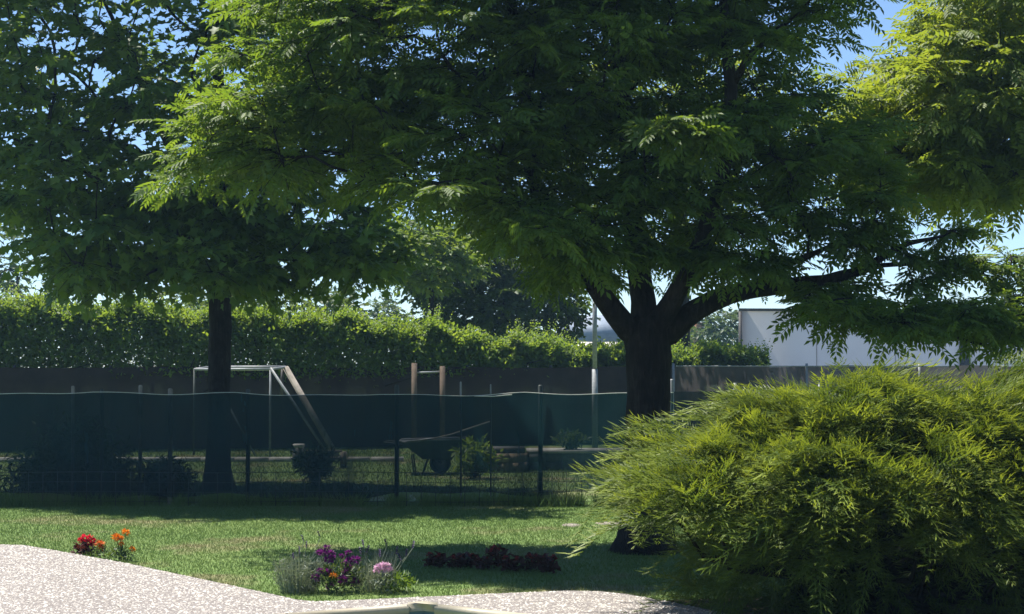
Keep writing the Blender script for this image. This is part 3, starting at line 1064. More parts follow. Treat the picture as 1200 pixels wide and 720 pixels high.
# upright shoots
ns = 1500
sx = rng.uniform(hx[0], hx[-1], ns)
sy = np.interp(sx, hx, hd) + rng.uniform(-.3, .9, ns)
sz = np.interp(sx, hx, hh_) + .10 * np.sin(sx * 3.1) + .08 * np.sin(sx * 7.3 + 1) - .1
sl = rng.uniform(.12, .5, ns) * (0.6 + .6 * (np.sin(sx * 2.3) > 0))
tilt = rng.normal(0, .28, (ns, 2))
sb = MB()
for k in range(9):
    t_ = (k + 1) / 9
    pp = np.column_stack([sx + tilt[:, 0] * sl * t_, sy + tilt[:, 1] * sl * t_, sz + sl * t_])
    az = k * 2.4 + rng.uniform(0, 1, ns)
    place(hb, simple_leaf(.09, .045), pp, np.column_stack([np.cos(az), np.sin(az), np.full(ns, .8)]), np.tile([0, 0, 1.0], (ns, 1)) + rng.normal(0, .4, (ns, 3)), rng.uniform(.7, 1.1, ns) * (1.1 - .4 * t_))
part_of(hb, "foliage", M['hedge'], hroot)
for i in range(26):
    x_ = hx[0] + (hx[-1] - hx[0]) * (i + .5) / 26
    y_, h_ = np.interp(x_, hx, hd) + .35, np.interp(x_, hx, hh_)
    q = np.array([x_, y_, 0])
    sb.tube([q, q + (.05, 0, h_ * .5), q + (-.04, .05, h_ * .92)], [.05, .04, .015], 6)
    for k in range(5):
        z_ = h_ * (.35 + .1 * k)
        e_ = rng.normal(0, .5, 3) * (1, .6, .3)
        sb.tube([q + (0, 0, z_), q + (0, 0, z_) + e_ * .6 + (0, 0, .2), q + (0, 0, z_ + .35) + e_], [.02, .015, .006], 4)
part_of(sb, "stems", M['bark'], hroot)

# ------------------------------------------------------------------ fences
def sheet(A, B, z0, z1, nx, nz, wav=.02, rng=rng, bottom=None, top=None):
    A, B = np.array(A[:2]), np.array(B[:2])
    u = unit(B - A)
    nrm = np.array([-u[1], u[0]])
    L = np.linalg.norm(B - A)
    s = np.linspace(0, 1, nx + 1)
    V = []
    for j in range(nz + 1):
        t = j / nz
        for i, si in enumerate(s):
            zb = z0 + (bottom(si * L) if bottom else 0)
            zt = z1 + (top(si * L) if top else 0)
            z = zb + (zt - zb) * t
            off = wav * (math.sin(si * L * 3.7 + t * 2) + .6 * math.sin(si * L * 9.1 - t * 3) + .8 * math.sin(si * L * 1.1)) * (1 - .5 * t)
            p = A + u * si * L + nrm * off
            V.append((*p, z))
    F = [(j * (nx + 1) + i, j * (nx + 1) + i + 1, (j + 1) * (nx + 1) + i + 1, (j + 1) * (nx + 1) + i) for j in range(nz) for i in range(nx)]
    return MB().add(V, F)


# near green net fence
FD = 20.4
fA, fB = GX(-60, FD), GX(789, FD)
fence = thing("net_fence", (fA + fB) / 2, "green shade net fence on thin posts across the lawn behind the ash trunk", "fence")
mb = sheet(fA, fB, .09, 1.335, 260, 14, .026, bottom=lambda s: .011 * max(0, s - 3) + .035 * math.sin(s * 2.3 + .6) + .02 * math.sin(s * 6.1) + .05 * max(0, math.sin(s * .8 + 1)), top=lambda s: -.022 * abs(math.sin(s * math.pi / 1.72)) + .012 * math.sin(s * .9) - .008 * math.sin(s * 5.3))
part_of(mb, "net", M['netgreen'], fence, smooth=True)
for px, top, r, m in [(-45, 1.40, .026, 'post'), (120, 1.38, .024, 'post'), (291, 1.38, .026, 'post'), (465, 1.43, .028, 'post'), (633, 1.43, .028, 'post'), (787, 1.5, .024, 'galv'),
                      (86, 1.42, .02, 'greywood'), (165, 1.43, .022, 'greywood'), (200, 1.39, .028, 'greywood'), (540, 1.47, .012, 'galv'), (575, 1.44, .010, 'galv')]:
    q = GX(px, FD + .10)
    pm = MB().tube([q + (0, 0, -.1), q + (0.004, 0, .7), q + (0, 0, top - .012), q + (0, 0, top)], [r, r, r, r * .6], 10)
    o = part_of(pm, "post", M[m], fence, smooth=False)
tw = MB()
sN = 200
LF = np.linalg.norm(fB - fA)
tpts = []
for i in range(sN + 1):
    sl_ = i / sN * LF
    tpts.append(fA + (fB - fA) * (i / sN) + (0, -.012, 1.337 - .022 * abs(math.sin(sl_ * math.pi / 1.72)) + .012 * math.sin(sl_ * .9) - .008 * math.sin(sl_ * 5.3)))
tw.tube(tpts, .004, 5)
part_of(tw, "top_cord", M['cord'], fence)
cl = MB()
a_, b_ = GX(556, FD - .03, 1.30), GX(600, FD - .03, 1.315)
cl.tube([a_, (a_ + b_) / 2 + (0, 0, -.012), b_], .007, 5)
part_of(cl, "loose_cord", M['cord'], fence)

# low welded wire border fence before the net
wf = thing("wire_border", GX(360, FD - .16), "low dark welded wire edging along the foot of the green net fence", "fence")
wmesh = MB()
x0, x1 = GX(-50, FD - .16)[0], GX(735, FD - .16)[0]
k = 0
x = x0
hz = .40
while x < x1:
    wmesh.tube([(x, FD - .16, 0), (x, FD - .16, hz)], .0036, 4)
    x += .172
    k += 1
for z in (.055, .17, .285, hz):
    r_ = .0042 if z in (hz,) else .0028
    zz_ = [(x_, FD - .16, z + .006 * math.sin(x_ * 2.2)) for x_ in np.linspace(x0, x1, 60)]
    wmesh.tube(zz_, r_, 4)
part_of(wmesh, "wire_mesh", M['wire'], wf)

# dark lower net fence further back on the right
d_ = 26.0
fA, fB = GX(788, d_), GX(1260, d_ + 1.5)
f2 = thing("dark_net_fence", (fA + fB) / 2, "low dark net fence behind the juniper, under the grey screen", "fence")
part_of(sheet(fA, fB, .02, 1.27, 60, 6, .015), "net", M['netdark'], f2, smooth=True)
for px in (861, 960, 1075, 1190):
    q = GX(px, d_ + (px - 788) / 472 * 1.5 + .05)
    part_of(MB().tube([q, q + (0, 0, 1.40)], .022, 8), "post", M['galv'], f2)
rr = MB().tube([GX(858, d_ + .2, 1.29), GX(925, d_ + .4, 1.285), GX(1010, d_ + .7, 1.28)], .012, 6)
part_of(rr, "rail", M['galv'], f2)

# brown screen fence under the hedge and grey-brown screen on the right
bA, bM, bB = GX(-160, 32.5), GX(786, 37.2), GX(1260, 40)
f3 = thing("brown_screen_fence", (bA + bM) / 2, "dark brown screen fence in the shade under the long hedge", "fence")
part_of(sheet(bA, bM, .0, 1.64, 120, 6, .02, top=lambda s: .015 * math.sin(s * 1.3)), "screen", M['brownnet'], f3, smooth=True)
for i in range(9):
    q = bA + (bM - bA) * (i + .5) / 9 + (0, .06, 0)
    part_of(MB().tube([q, q + (0, 0, 1.68)], .03, 8), "post", M['trim'], f3)
f4 = thing("grey_screen_fence", (bM + bB) / 2, "grey brown screen fence in front of the white building", "fence")
part_of(sheet(bM, bB, .0, 1.66, 60, 6, .02, top=lambda s: .02 * math.sin(s * 1.9)), "screen", M['greynet'], f4, smooth=True)
for px in (789, 945, 1077, 1200):
    t_ = (px - 786) / (1260 - 786)
    q = bM + (bB - bM) * t_
    q = GX(px, q[1] - .07)
    part_of(MB().tube([q, q + (0, 0, 1.72)], .028, 8), "post", M['galv'], f4)
q0, q1 = GX(792, 37.1), GX(1110, 39)
part_of(MB().tube([q0 + (0, -.05, 1.66), q1 + (0, -.05, 1.655)], .014, 6), "rail", M['galv'], f4)

# ------------------------------------------------------------------ buildings
yd = MB()
yd.add([(2, 44, .004), (44, 44, .004), (44, 62.8, .004), (2, 62.8, .004)], [(0, 1, 2, 3)])
tag(yd.build("bounce_paving", M['greystone']), kind="structure")  # unseen ground sheet added to bounce neutral light onto the white wall
wb = thing("white_building", (15.5, 64, 0), "long low white rendered building behind the grey screen fence at right", "building")
WB = [(8.44, 63), (25, 65), (27, 75), (10.2, 75)]
b1 = MB().prism(WB, 0, 3.7)
part_of(b1, "wall", M['render'], wb)
re_ = MB().prism([(8.36, 62.9), (25.1, 64.92), (27.1, 75.1), (10.1, 75.1)], 3.7, 3.80)
re_.add([(8.36, 62.9, 3.80), (25.1, 64.92, 3.80), (27.1, 75.1, 3.80), (10.1, 75.1, 3.80)], [(0, 1, 2, 3)])
part_of(re_, "roof_edge", M['trim'], wb)
part_of(MB().box((8.42, 62.93, 1.84), (.12, .10, 3.68)), "corner_trim", M['trim'], wb)
part_of(MB().box((16.95, 63.95, 1.4), (.36, .13, 2.8)), "column", M['trim'], wb)
for xx in (11.3, 14.3, 19.4):
    part_of(MB().box((xx, 63 + (xx - 8.44) * .1208, 1.85), (.02, .02, 3.66)), "panel_joint", M['greywood'], wb)
hb_ = thing("blue_roofed_house", (5.9, 122, 0), "distant house with blue grey roof seen left of the thick trunk", "house")
part_of(MB().box((6.4, 124, 1.7), (5, 6, 3.4)), "wall", M['render'], hb_)
rf = MB()
rf.add([(3.6, 120.7, 3.4), (9.2, 120.7, 3.4), (9.2, 127.3, 3.4), (3.6, 127.3, 3.4), (3.6, 124, 5.4), (9.2, 124, 5.4)], [(0, 1, 5, 4), (2, 3, 4, 5), (0, 4, 3), (1, 2, 5), (3, 2, 1, 0)])
part_of(rf, "roof", M['slate'], hb_)
for xx in (5.4, 7.4):
    fr = MB().box((xx, 120.97, 2.3), (1.1, .1, 1.2))
    o = part_of(fr, "window", M['trim'], hb_)
    p_ = MB().box((xx, 120.93, 2.3), (.9, .06, 1.0)).build("pane", M['glass'], None, loc=np.array(hb_.location))
    p_.location = (0, 0, 0); p_.parent = o
tb_ = thing("terracotta_house", (12, 112, 0), "small terracotta coloured house gable right of the thick trunk", "house")
part_of(MB().box((11.0, 114, 2.2), (3.0, 6, 4.4)), "wall", M['brick'], tb_)
part_of(MB().box((11.0, 114, 4.46), (3.3, 6.4, .14)), "roof", M['tile'], tb_)

# ------------------------------------------------------------------ things on the far lawn
# football goal
gl = thing("football_goal", GX(317, 31.5), "small white football goal with slanting stays behind the green fence", "goal")
zt = 1.60
Fl, Fr = GX(228, 31.9), GX(317, 31.2)
Bl, Br = GX(245, 32.3), GX(335, 31.6)
Gl, Gr = GX(300, 31.5), GX(396, 31.0)
part_of(MB().tube([Fl + (0, 0, zt), Fr + (0, 0, zt)], .024, 8), "crossbar", M['whitepaint'], gl)
part_of(MB().tube([Bl + (0, 0, zt + .04), Br + (0, 0, zt + .04)], .028, 8), "rear_bar", M['whitepaint'], gl)
for a_ in (Fl, Fr):
    part_of(MB().tube([a_, a_ + (0, 0, zt)], .02, 8), "goal_post", M['whitepaint'] if a_ is Fr else M['post'], gl)
for a_, b_ in ((Fl, Bl), (Fr, Br)):
    part_of(MB().tube([a_ + (0, 0, zt), b_ + (0, 0, zt + .04)], .022, 8), "top_link", M['whitepaint'], gl)
for a_, b_, r_ in ((Br, Gr, .058), (Bl, Gl, .016), (Fr, GX(387, 31.2), .024)):
    part_of(MB().tube([a_ + (0, 0, zt + .03), b_], r_, 8), "stay", M['greywood'] if r_ > .03 else M['whitepaint'], gl)
part_of(MB().tube([Br + (-.06, 0, zt), Br + (-.08, 0, zt - .5)], .03, 8), "bracket", M['trim'], gl)
# timber pull-up frame
pf_ = thing("pull_up_frame", GX(502, 33), "timber pull-up frame with two posts and a white bar beside the hedge", "frame")
a_, b_ = GX(485.5, 33), GX(518.5, 33.1)
part_of(MB().box(a_ + (0, 0, .86), (.10, .10, 1.72)), "timber_post", M['timber'], pf_)
part_of(MB().box(b_ + (0, 0, .83), (.10, .10, 1.66)), "timber_post", M['timber'], pf_)
part_of(MB().tube([a_ + (0, -.0, 1.53), b_ + (0, 0, 1.55)], .018, 8), "bar", M['whitepaint'], pf_)
# metal pole
q = GX(697, 34)
pp_ = thing("metal_pole", q, "tall grey metal pole standing between hedge and thick trunk", "pole")
part_of(MB().tube([q, q + (0, 0, 1.6)], .06, 10), "shaft", M['galv'], pp_)
part_of(MB().tube([q + (0, 0, 1.6), q + (0, 0, 3.2)], .048, 10), "upper_shaft", M['galv'], pp_)
part_of(MB().lathe([(.055, 3.2), (.055, 3.24), (.0, 3.26)], q, 10), "cap", M['galv'], pp_)

# wheelbarrow with a shovel lying across it
wd = 26.4
w0 = GX(505, wd)
wbr = thing("wheelbarrow", w0, "dark wheelbarrow parked on the grass behind the green net", "wheelbarrow")
tr_ = MB()
zt_ = EYE + (HOR - 516) / FPX * wd
xl, xr = GX(470, wd)[0], GX(545, wd)[0]
tv = [(xl, wd - .32, zt_), (xr, wd - .30, zt_ + .03), (xr, wd + .30, zt_ + .03), (xl, wd + .32, zt_),
      (xl + .34, wd - .18, zt_ - .28), (xr - .20, wd - .18, zt_ - .30), (xr - .20, wd + .18, zt_ - .30), (xl + .34, wd + .18, zt_ - .28)]
tv2 = [(x_ * .985 + .015 * w0[0], y_ * 1.0, z_ + .012) for x_, y_, z_ in tv]
tr_.add(tv + tv2, [(0, 1, 5, 4), (1, 2, 6, 5), (2, 3, 7, 6), (3, 0, 4, 7), (7, 6, 5, 4), (8, 12, 13, 9), (9, 13, 14, 10), (10, 14, 15, 11), (11, 15, 12, 8), (12, 15, 14, 13)])
trayo = part_of(tr_, "tray", M['tray'], wbr)
rm_ = MB().tube([tv[0], tv[1], tv[2], tv[3], tv[0]], .014, 6).build("rim", M['galv'], None, loc=w0)
rm_.location = (0, 0, 0); rm_.parent = trayo
cw = np.array([GX(516, wd)[0], wd, .165])
Rw = np.array([(1, 0, 0), (0, 0, -1), (0, 1, 0)])
ty = MB().lathe([(.10, -.045), (.15, -.055), (.165, -.02), (.165, .02), (.15, .055), (.10, .045), (.10, -.045)], cw, 20, Rw)
who = part_of(ty, "wheel", M['rubber'], wbr, smooth=True)
hu = MB().lathe([(0, -.03), (.10, -.03), (.10, .03), (0, .03)], cw, 14, Rw).build("hub", M['galv'], None, loc=w0)
hu.location = (0, 0, 0); hu.parent = who
for sy in (-1, 1):
    part_of(MB().tube([cw + (0.02, sy * .09, 0), (w0[0] - .1, wd + sy * .2, .36), (xl - .02, wd + sy * .27, zt_ - .05), (xl - .25, wd + sy * .28, zt_ - .02)], .016, 8), "handle", M['wire'], wbr)
    part_of(MB().tube([(xl + .18, wd + sy * .22, zt_ - .22), (xl + .22, wd + sy * .24, .0), (xl + .34, wd + sy * .24, .0), (xl + .42, wd + sy * .2, zt_ - .28)], .013, 6), "leg", M['wire'], wbr)
sh = thing("shovel", P(540, 505, wd - .1), "long pale handled shovel lying across the wheelbarrow and pointing up to the right", "shovel")
part_of(MB().tube([P(505, 515, wd - .34), P(530, 509, wd - .3), P(575, 494, wd - .1)], .013, 6), "handle", M['greywood'], sh)
bl = MB()
c0, c1 = P(474, 518, wd - .34), P(506, 514.5, wd - .34)
bl.add([c0 + (0, -.09, .0), c0 + (0, .09, .0), c1 + (0, .10, .015), c1 + (0, -.10, .015), c0 + (-.05, 0, .01), (c0 + c1) / 2 + (0, 0, -.03)],
       [(4, 0, 5), (0, 3, 5), (3, 2, 5), (2, 1, 5), (1, 4, 5)])
part_of(bl, "blade", M['galv'], sh)

# raised beds and bench behind the net
def block_row(root, A, B, z0, h, n, dep, mat, rng=rng):
    A, B = np.array(A), np.array(B)
    u = B - A
    L = np.linalg.norm(u)
    ang = math.atan2(u[1], u[0])
    for r in range(2):
        for i in range(n):
            c = A + u * ((i + .5) / n) + (0, 0, z0 + h * (r + .5) / 2)
            part_of(MB().box(c + (0, rng.normal(0, .006), 0), (L / n - .012, dep, h / 2 - .01), ang, taper=.985), "stone", mat, root)


pb_ = thing("planter_bed", GX(590, 27.2), "low tan stone planter bed right of the wheelbarrow", "planter")
block_row(pb_, GX(545, 27.3), GX(616, 27.0), 0, .29, 5, .5, M['tan'])
part_of(MB().box(GX(580, 27.2, .33), (.95, .6, .08)), "capstone", M['greystone'], pb_)
pb2 = thing("planter_bed", GX(660, 27.4), "dark grey block planter bed with a pale edge left of the thick trunk", "planter")
block_row(pb2, GX(617, 27.4), GX(735, 27.6), 0, .27, 6, .6, M['greystone'])
part_of(MB().box(GX(676, 27.5, .30), (1.62, .72, .05), .02), "capstone", M['kerb'], pb2)
bn = thing("low_bench", GX(372, 28), "low pale topped bench with a square end block behind the dark shrub", "bench")
part_of(MB().box(GX(350, 27.8, .17), (.15, .3, .34)), "end_block", M['greystone'], bn)
part_of(MB().box(GX(350, 27.8, .365), (.17, .32, .05)), "block_cap", M['kerb'], bn)
for dz, dy in ((.27, 0), (.16, -.12)):
    part_of(MB().box(GX(379, 27.9 + dy, dz), (.62, .12, .035)), "slat", M['greywood'], bn)
part_of(MB().box(GX(403, 27.9, .13), (.08, .3, .26)), "leg", M['greywood'], bn)

# ------------------------------------------------------------------ shrubs
def shrub(seed, name, label, c, r, h, n, leaf, mat, stems=8, droop=0.0, cone=False, group=None):
    rg = np.random.default_rng(seed)
    root = thing(name, c, label, "shrub", group)
    c = np.array(c)
    sb_, fb = MB(), MB()
    P0, A0, N0 = [], [], []
    for i in range(stems):
        a = i * 2.399 + rg.uniform(-.3, .3)
        rr = r * math.sqrt((i + .5) / stems)
        if cone:
            tip = c + (math.cos(a) * rr, math.sin(a) * rr * .7, max(.1, h * (1 - rr / r * .85)))
        else:
            tip = c + (math.cos(a) * rr, math.sin(a) * rr, h * (1 - .45 * (rr / r) ** 2))
        mid = c + (tip - c) * .55 + (0, 0, .2 * h)
        pts = np.array([c, mid, tip])
        sb_.tube(pts, [.012, .009, .004], 4)
        m = n // stems
        t_ = rg.uniform(.1, 1, m)[:, None] ** .8
        pp = (1 - t_) ** 2 * c + 2 * t_ * (1 - t_) * mid + t_ ** 2 * tip + rg.normal(0, .09 * (r + h) / 1.2, (m, 3))
        pp[:, 2] = np.abs(pp[:, 2])
        P0.append(pp)
        A0.append(rg.normal(0, 1, (m, 3)) + (0, 0, .3 - droop * 2) + (pp - c) * .8)
        N0.append(rg.normal(0, .5, (m, 3)) + (0, 0, 1))
    pp = np.concatenate(P0)
    place(fb, leaf, pp, np.concatenate(A0), np.concatenate(N0), rg.uniform(.7, 1.2, len(pp)))
    part_of(sb_, "stems", M['bark'], root)
    part_of(fb, "foliage", mat, root)
    return root


shrub(81, "drooping_shrub", "large dark cone shaped shrub in shade at the left end of the net fence", GX(88, 21.6), .82, 1.0, 9000, simple_leaf(.13, .035), M['shrub'], 40, .6, True)
shrub(82, "round_shrub", "small dark rounded shrub between the drooping shrub and the maple trunk", GX(196, 21.5), .36, .42, 2600, simple_leaf(.10, .035), M['shrub'], 16, .2)
shrub(83, "spiky_shrub", "small dark spiky shrub behind the fence before the low bench", GX(371, 23.4), .30, .52, 700, simple_leaf(.14, .03), M['shrub'], 12)
shrub(84, "young_shrub", "young light green shrub between wheelbarrow and tan planter", GX(556, 25.2), .34, .50, 520, simple_leaf(.13, .06), M['sapling'], 9)
shrub(85, "small_shrub", "small green plant growing on the dark grey planter", GX(668, 27.4, .32), .28, .24, 400, simple_leaf(.11, .05), M['shrub'], 8)

# ------------------------------------------------------------------ juniper
rng = np.random.default_rng(91)
JC = np.array([2.25, 11.3, 0.0])
jun = thing("juniper_bush", JC, "large golden green spreading juniper in the right foreground", "shrub")
prof_px = np.array([752, 764, 782, 805, 845, 890, 950, 1000, 1060, 1100, 1150, 1200, 1290, 1400])
prof_py = np.array([605, 575, 548, 530, 522, 496, 490, 474, 470, 494, 482, 468, 480, 580])
jx = (prof_px - 600) / FPX * JC[1]
jz = EYE + (HOR - prof_py) / FPX * JC[1]


def jtop(x, y):
    h = np.interp(x, jx, jz)
    t = np.abs((y - JC[1]) / 1.1)
    return h * (1 - np.interp(x, [.8, 1.5], [.22, .42]) * np.clip(t, 0, 1.2) ** 2.4)


def frond_template(nb=13, dr=.26, bow=.10):
    """one arching spray: side twigs left and right, each a pair of thin slivers"""
    V, F, A = [], [], []
    n = 0
    r = np.random.default_rng(nb)
    for k in range(nb * 2 + 1):
        t = .12 + .88 * (k / (nb * 2))
        b = np.array([t, 0, bow * math.sin(t * 3.0) - dr * t * t])
        sg = 1 if k % 2 else -1
        if k == nb * 2: sg = 0
        ln = (.34 - .18 * t) * r.uniform(.8, 1.2)
        up = r.uniform(-.25, .45)
        d = unit(np.array([.95, .50 * sg, up]))
        for q in range(4):
            o = b + d * ln * (.14 + .22 * q)
            sd = unit(d + np.array([.45, .42 * (1 if q % 2 else -1), r.uniform(-.7, .35)]))
            if q == 3: sd = d
            l2 = ln * r.uniform(.4, .75)
            wv = unit(np.cross(sd, [0.1, 0.2, 1])) * .0105
            V += [o - wv, o + wv * .9, o + sd * l2 - np.array([0, 0, .12 * l2])]
            tp = np.clip((t - .35) * 1.3, 0, 1)
            A += [tp * .6, tp * .6, min(1, tp * 1.0 + .1)]
            F.append((n, n + 1, n + 2)); n += 3
        wv = np.array([0, 0, .007])
        V += [b - wv, b + wv, b + d * ln]
        A += [.1, .1, .5]
        F.append((n, n + 1, n + 2)); n += 3
    V += [(0, -.006, 0), (0, .006, 0), (.55, 0, .01)]
    F.append((n, n + 1, n + 2)); A += [0, 0, 0]
    return np.array(V), np.array(F), np.array(A, np.float32)


FTS = [frond_template(9, .20, .06), frond_template(11, .42, .12), frond_template(8, .30, .09)]
v0, f0, a0 = FTS[0]
m = len(v0)
jb, js = MB(), MB()
CJ = np.array([2.3, JC[1] + .1, .05])
SP, SD, SN, SS, SG = [], [], [], [], []
tips = []
tries = 0
while len(tips) < 215 and tries < 16000:
    tries += 1
    x_ = rng.uniform(jx[0] + .05, jx[-1] - .1)
    y_ = JC[1] + rng.uniform(-1.12, .95)
    k_ = rng.uniform(.90, 1.04) if rng.random() < .86 else rng.uniform(.5, .85)
    if k_ < .86 and (y_ > JC[1] - .45 or x_ < 1.5):
        continue
    lmp = math.sin(4.6 * x_ + 1.1 * y_ + .6) * math.sin(5.2 * y_ - 1.7 * x_ + 1) + .5 * math.sin(9.3 * x_ - 4 * y_)
    if lmp < -.42:
        continue
    q = np.array([x_, y_, jtop(x_, y_) * k_ * (1 + .055 * lmp)])
    if x_ < 1.35 and q[2] < .62:
        continue
    if tips and np.min(np.sum((np.array(tips) - q) ** 2, 1)) < .165 ** 2:
        continue
    tips.append(q)
for q in tips:
    h_ = q - CJ
    flatd = unit(h_ * (1, 1, 0)) if np.linalg.norm(h_[:2]) > .05 else np.array([0, -1.0, 0])
    left = max(0, 1.1 - q[0])
    flatd = unit(flatd + np.array([-left * .4 - .12, -.35, 0]) + rng.normal(0, .25, 3) * (1, 1, 0))
    L = rng.uniform(.38, .62)
    root_ = q - flatd * L - np.array([0, 0, rng.uniform(.12, .34)])
    root_[2] = max(root_[2], .1)
    ctrl = q - flatd * L * .35 + np.array([0, 0, rng.uniform(.02, .14)])
    nf = 23
    t = rng.uniform(.38, 1.0, nf)[:, None] ** .85
    pp = (1 - t) ** 2 * root_ + 2 * t * (1 - t) * ctrl + t ** 2 * q
    tg = unit(2 * (1 - t) * (ctrl - root_) + 2 * t * (q - ctrl))
    sidev = unit(np.cross(flatd, [0, 0, 1.0]))
    sg = rng.uniform(-1, 1, (nf, 1))
    dd = unit(tg * .9 + sidev * sg * .95 + np.array([0, 0, .22]) + rng.normal(0, .16, (nf, 3)))
    SP.append(pp + rng.normal(0, .035, (nf, 3))); SD.append(dd)
    SN.append(np.tile([0, 0, 1.0], (nf, 1)) + rng.normal(0, .25, (nf, 3)) + flatd * .2)
    ss_ = rng.uniform(.19, .36, nf)
    ss_[:5] = rng.uniform(.36, .58, 5)
    SS.append(ss_)
    SG.append(np.clip(rng.normal(.9, .2, nf) * (.45 + .55 * t[:, 0]) * np.clip((q[2] - .35) / .6, .25, 1), 0, 1))  # tip gold fades low down: shade of the underside put into the colour
    tt = np.linspace(0, 1, 6)[:, None]
    js.tube((1 - tt) ** 2 * root_ + 2 * tt * (1 - tt) * ctrl + tt ** 2 * q, np.linspace(.014, .003, 6), 4)
    js.tube([CJ + (rng.uniform(-.5, .5), rng.uniform(-.2, .2), 0), (CJ + root_) / 2 + (0, 0, .08), root_], [.035, .024, .014], 5)
# inner and low sprays, set back; shade under the overhang put into their colour
nI = 1300
ix = rng.uniform(jx[0] + .38, jx[-1] - .1, nI)
iy = JC[1] + rng.uniform(-.6, .8, nI)
iz = rng.uniform(.05, .86, nI) * jtop(ix, iy)
iu = unit(np.column_stack([(ix - 2.3) * .3, iy - JC[1] - .2, rng.normal(-.1, .25, nI)]) + rng.normal(0, .4, (nI, 3)))
SP.append(np.column_stack([ix, iy, iz])); SD.append(iu); SN.append(np.tile([0, 0, 1.0], (nI, 1)) + rng.normal(0, .4, (nI, 3)))
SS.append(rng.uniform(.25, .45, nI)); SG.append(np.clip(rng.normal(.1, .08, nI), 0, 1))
SP, SD, SN, SS, SG = map(np.concatenate, (SP, SD, SN, SS, SG))
SP[:, 2] = np.maximum(SP[:, 2], .04)
kind_ = rng.integers(0, 3, len(SP))
for k_ in range(3):
    w_ = kind_ == k_
    v0, f0, a0 = FTS[k_]
    place(jb, (v0, f0), SP[w_], SD[w_], SN[w_], SS[w_])
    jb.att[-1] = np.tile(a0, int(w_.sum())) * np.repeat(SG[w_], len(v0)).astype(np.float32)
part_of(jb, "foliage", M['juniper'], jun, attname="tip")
part_of(js, "stems", M['bark'], jun)
bare = MB()
kk = 20
aa = np.linspace(0, 2 * math.pi, kk, endpoint=False)
rr_ = 1 + .06 * np.sin(aa * 5) + .04 * np.sin(aa * 8 + 1)
br = np.column_stack([2.75 + np.cos(aa) * 2.0 * rr_, 11.45 + np.sin(aa) * 1.05 * rr_])
bare.add([(*p, .005) for p in br] + [(2.75, 11.45, .03)], [(i, (i + 1) % kk, kk) for i in range(kk)])
tag(bare.build("low_bounce_soil", M['soil']), kind="structure")  # dark sheet added under the juniper to cut bounce light from below

# ------------------------------------------------------------------ flowers
def ball_head(rng, r, petals, pl_, pw, flat=.6):
    mb = MB()
    d = unit(rng.normal(0, 1, (petals, 3)) * (1, 1, .8) + (0, 0, .35))
    place(mb, simple_leaf(pl_, pw), d * r * .35 * np.array([1, 1, flat]), d, unit(rng.normal(0, 1, (petals, 3)) * .5 + (0, 0, 1)), rng.uniform(.8, 1.2, petals))
    return mb


def local_part(mb, name, mat, root, loc, rz=0.0, sc_=1.0):
    o = mb.build(name, mat, None)
    o.parent = root
    o.location = [float(x) for x in loc]
    o.rotation_euler = (0, 0, rz)
    o.scale = (sc_,) * 3
    return o


def again(o, root, loc, rz=0.0, sc_=1.0):
    c = o.copy()
    col.objects.link(c)
    c.parent = root
    c.location = [float(x) for x in loc]
    c.rotation_euler = (random.uniform(-.4, .4), random.uniform(-.4, .4), rz)
    c.scale = (sc_,) * 3
    return c


random.seed(4)
rng = np.random.default_rng(101)


def tuft(rng, n, rad, hmin, hmax, wid, spread=.6, base_r=.05):
    """upright thin leaves fanning from one foot"""
    mb = MB()
    a = rng.uniform(0, 6.28, n)
    r0 = base_r * np.sqrt(rng.random(n))
    b = np.column_stack([np.cos(a) * r0, np.sin(a) * r0, np.zeros(n)])
    h = rng.uniform(hmin, hmax, n)
    rr = rad * np.sqrt(rng.random(n))
    e = np.column_stack([np.cos(a) * rr, np.sin(a) * rr, h])
    mid = b * .5 + e * .5 + np.column_stack([np.zeros(n), np.zeros(n), h * .12])
    wv = np.column_stack([-np.sin(a + .6), np.cos(a + .6), np.zeros(n)]) * wid
    v = np.stack([b - wv * .6, b + wv * .6, mid + wv, mid - wv, e], 1)
    o = (np.arange(n) * 5)[:, None]
    mb.add(v.reshape(-1, 3), np.concatenate([o + np.array([0, 1, 2]), o + np.array([0, 2, 3]), o + np.array([3, 2, 4])]))
    return mb


def leafy(rng, n, rad, h, leaf):
    mb = MB()
    p = rng.normal(0, 1, (n, 3))
    p = unit(p) * rng.random((n, 1)) ** .4
    p = p * (rad, rad, h * .5) + (0, 0, h * .5)
    place(mb, leaf, p, rng.normal(0, 1, (n, 3)) + (0, 0, .5) + p * 2, rng.normal(0, .5, (n, 3)) + (0, 0, 1), rng.uniform(.7, 1.2, n))
    return mb


def stem_to(mb, a, b, r=.0022):
    a, b = np.array(a), np.array(b)
    mb.tube([a, (a + b) / 2 + rng.normal(0, .012, 3), b], [r * 1.3, r, r], 4, cap=False)


def spike(r=.009, L=.05):
    mb = MB()
    n = 40
    z = rng.uniform(0, L, n)
    a = rng.uniform(0, 6.28, n)
    d = np.column_stack([np.cos(a), np.sin(a), np.full(n, .7)])
    place(mb, simple_leaf(.013, .008), np.column_stack([np.zeros(n), np.zeros(n), z]), d, np.tile([0, 0, 1.0], (n, 1)), rng.uniform(.7, 1.1, n))
    return mb


# silver lavender on the left of the bed
def at(px, py, d):
    return P(px, py, d)


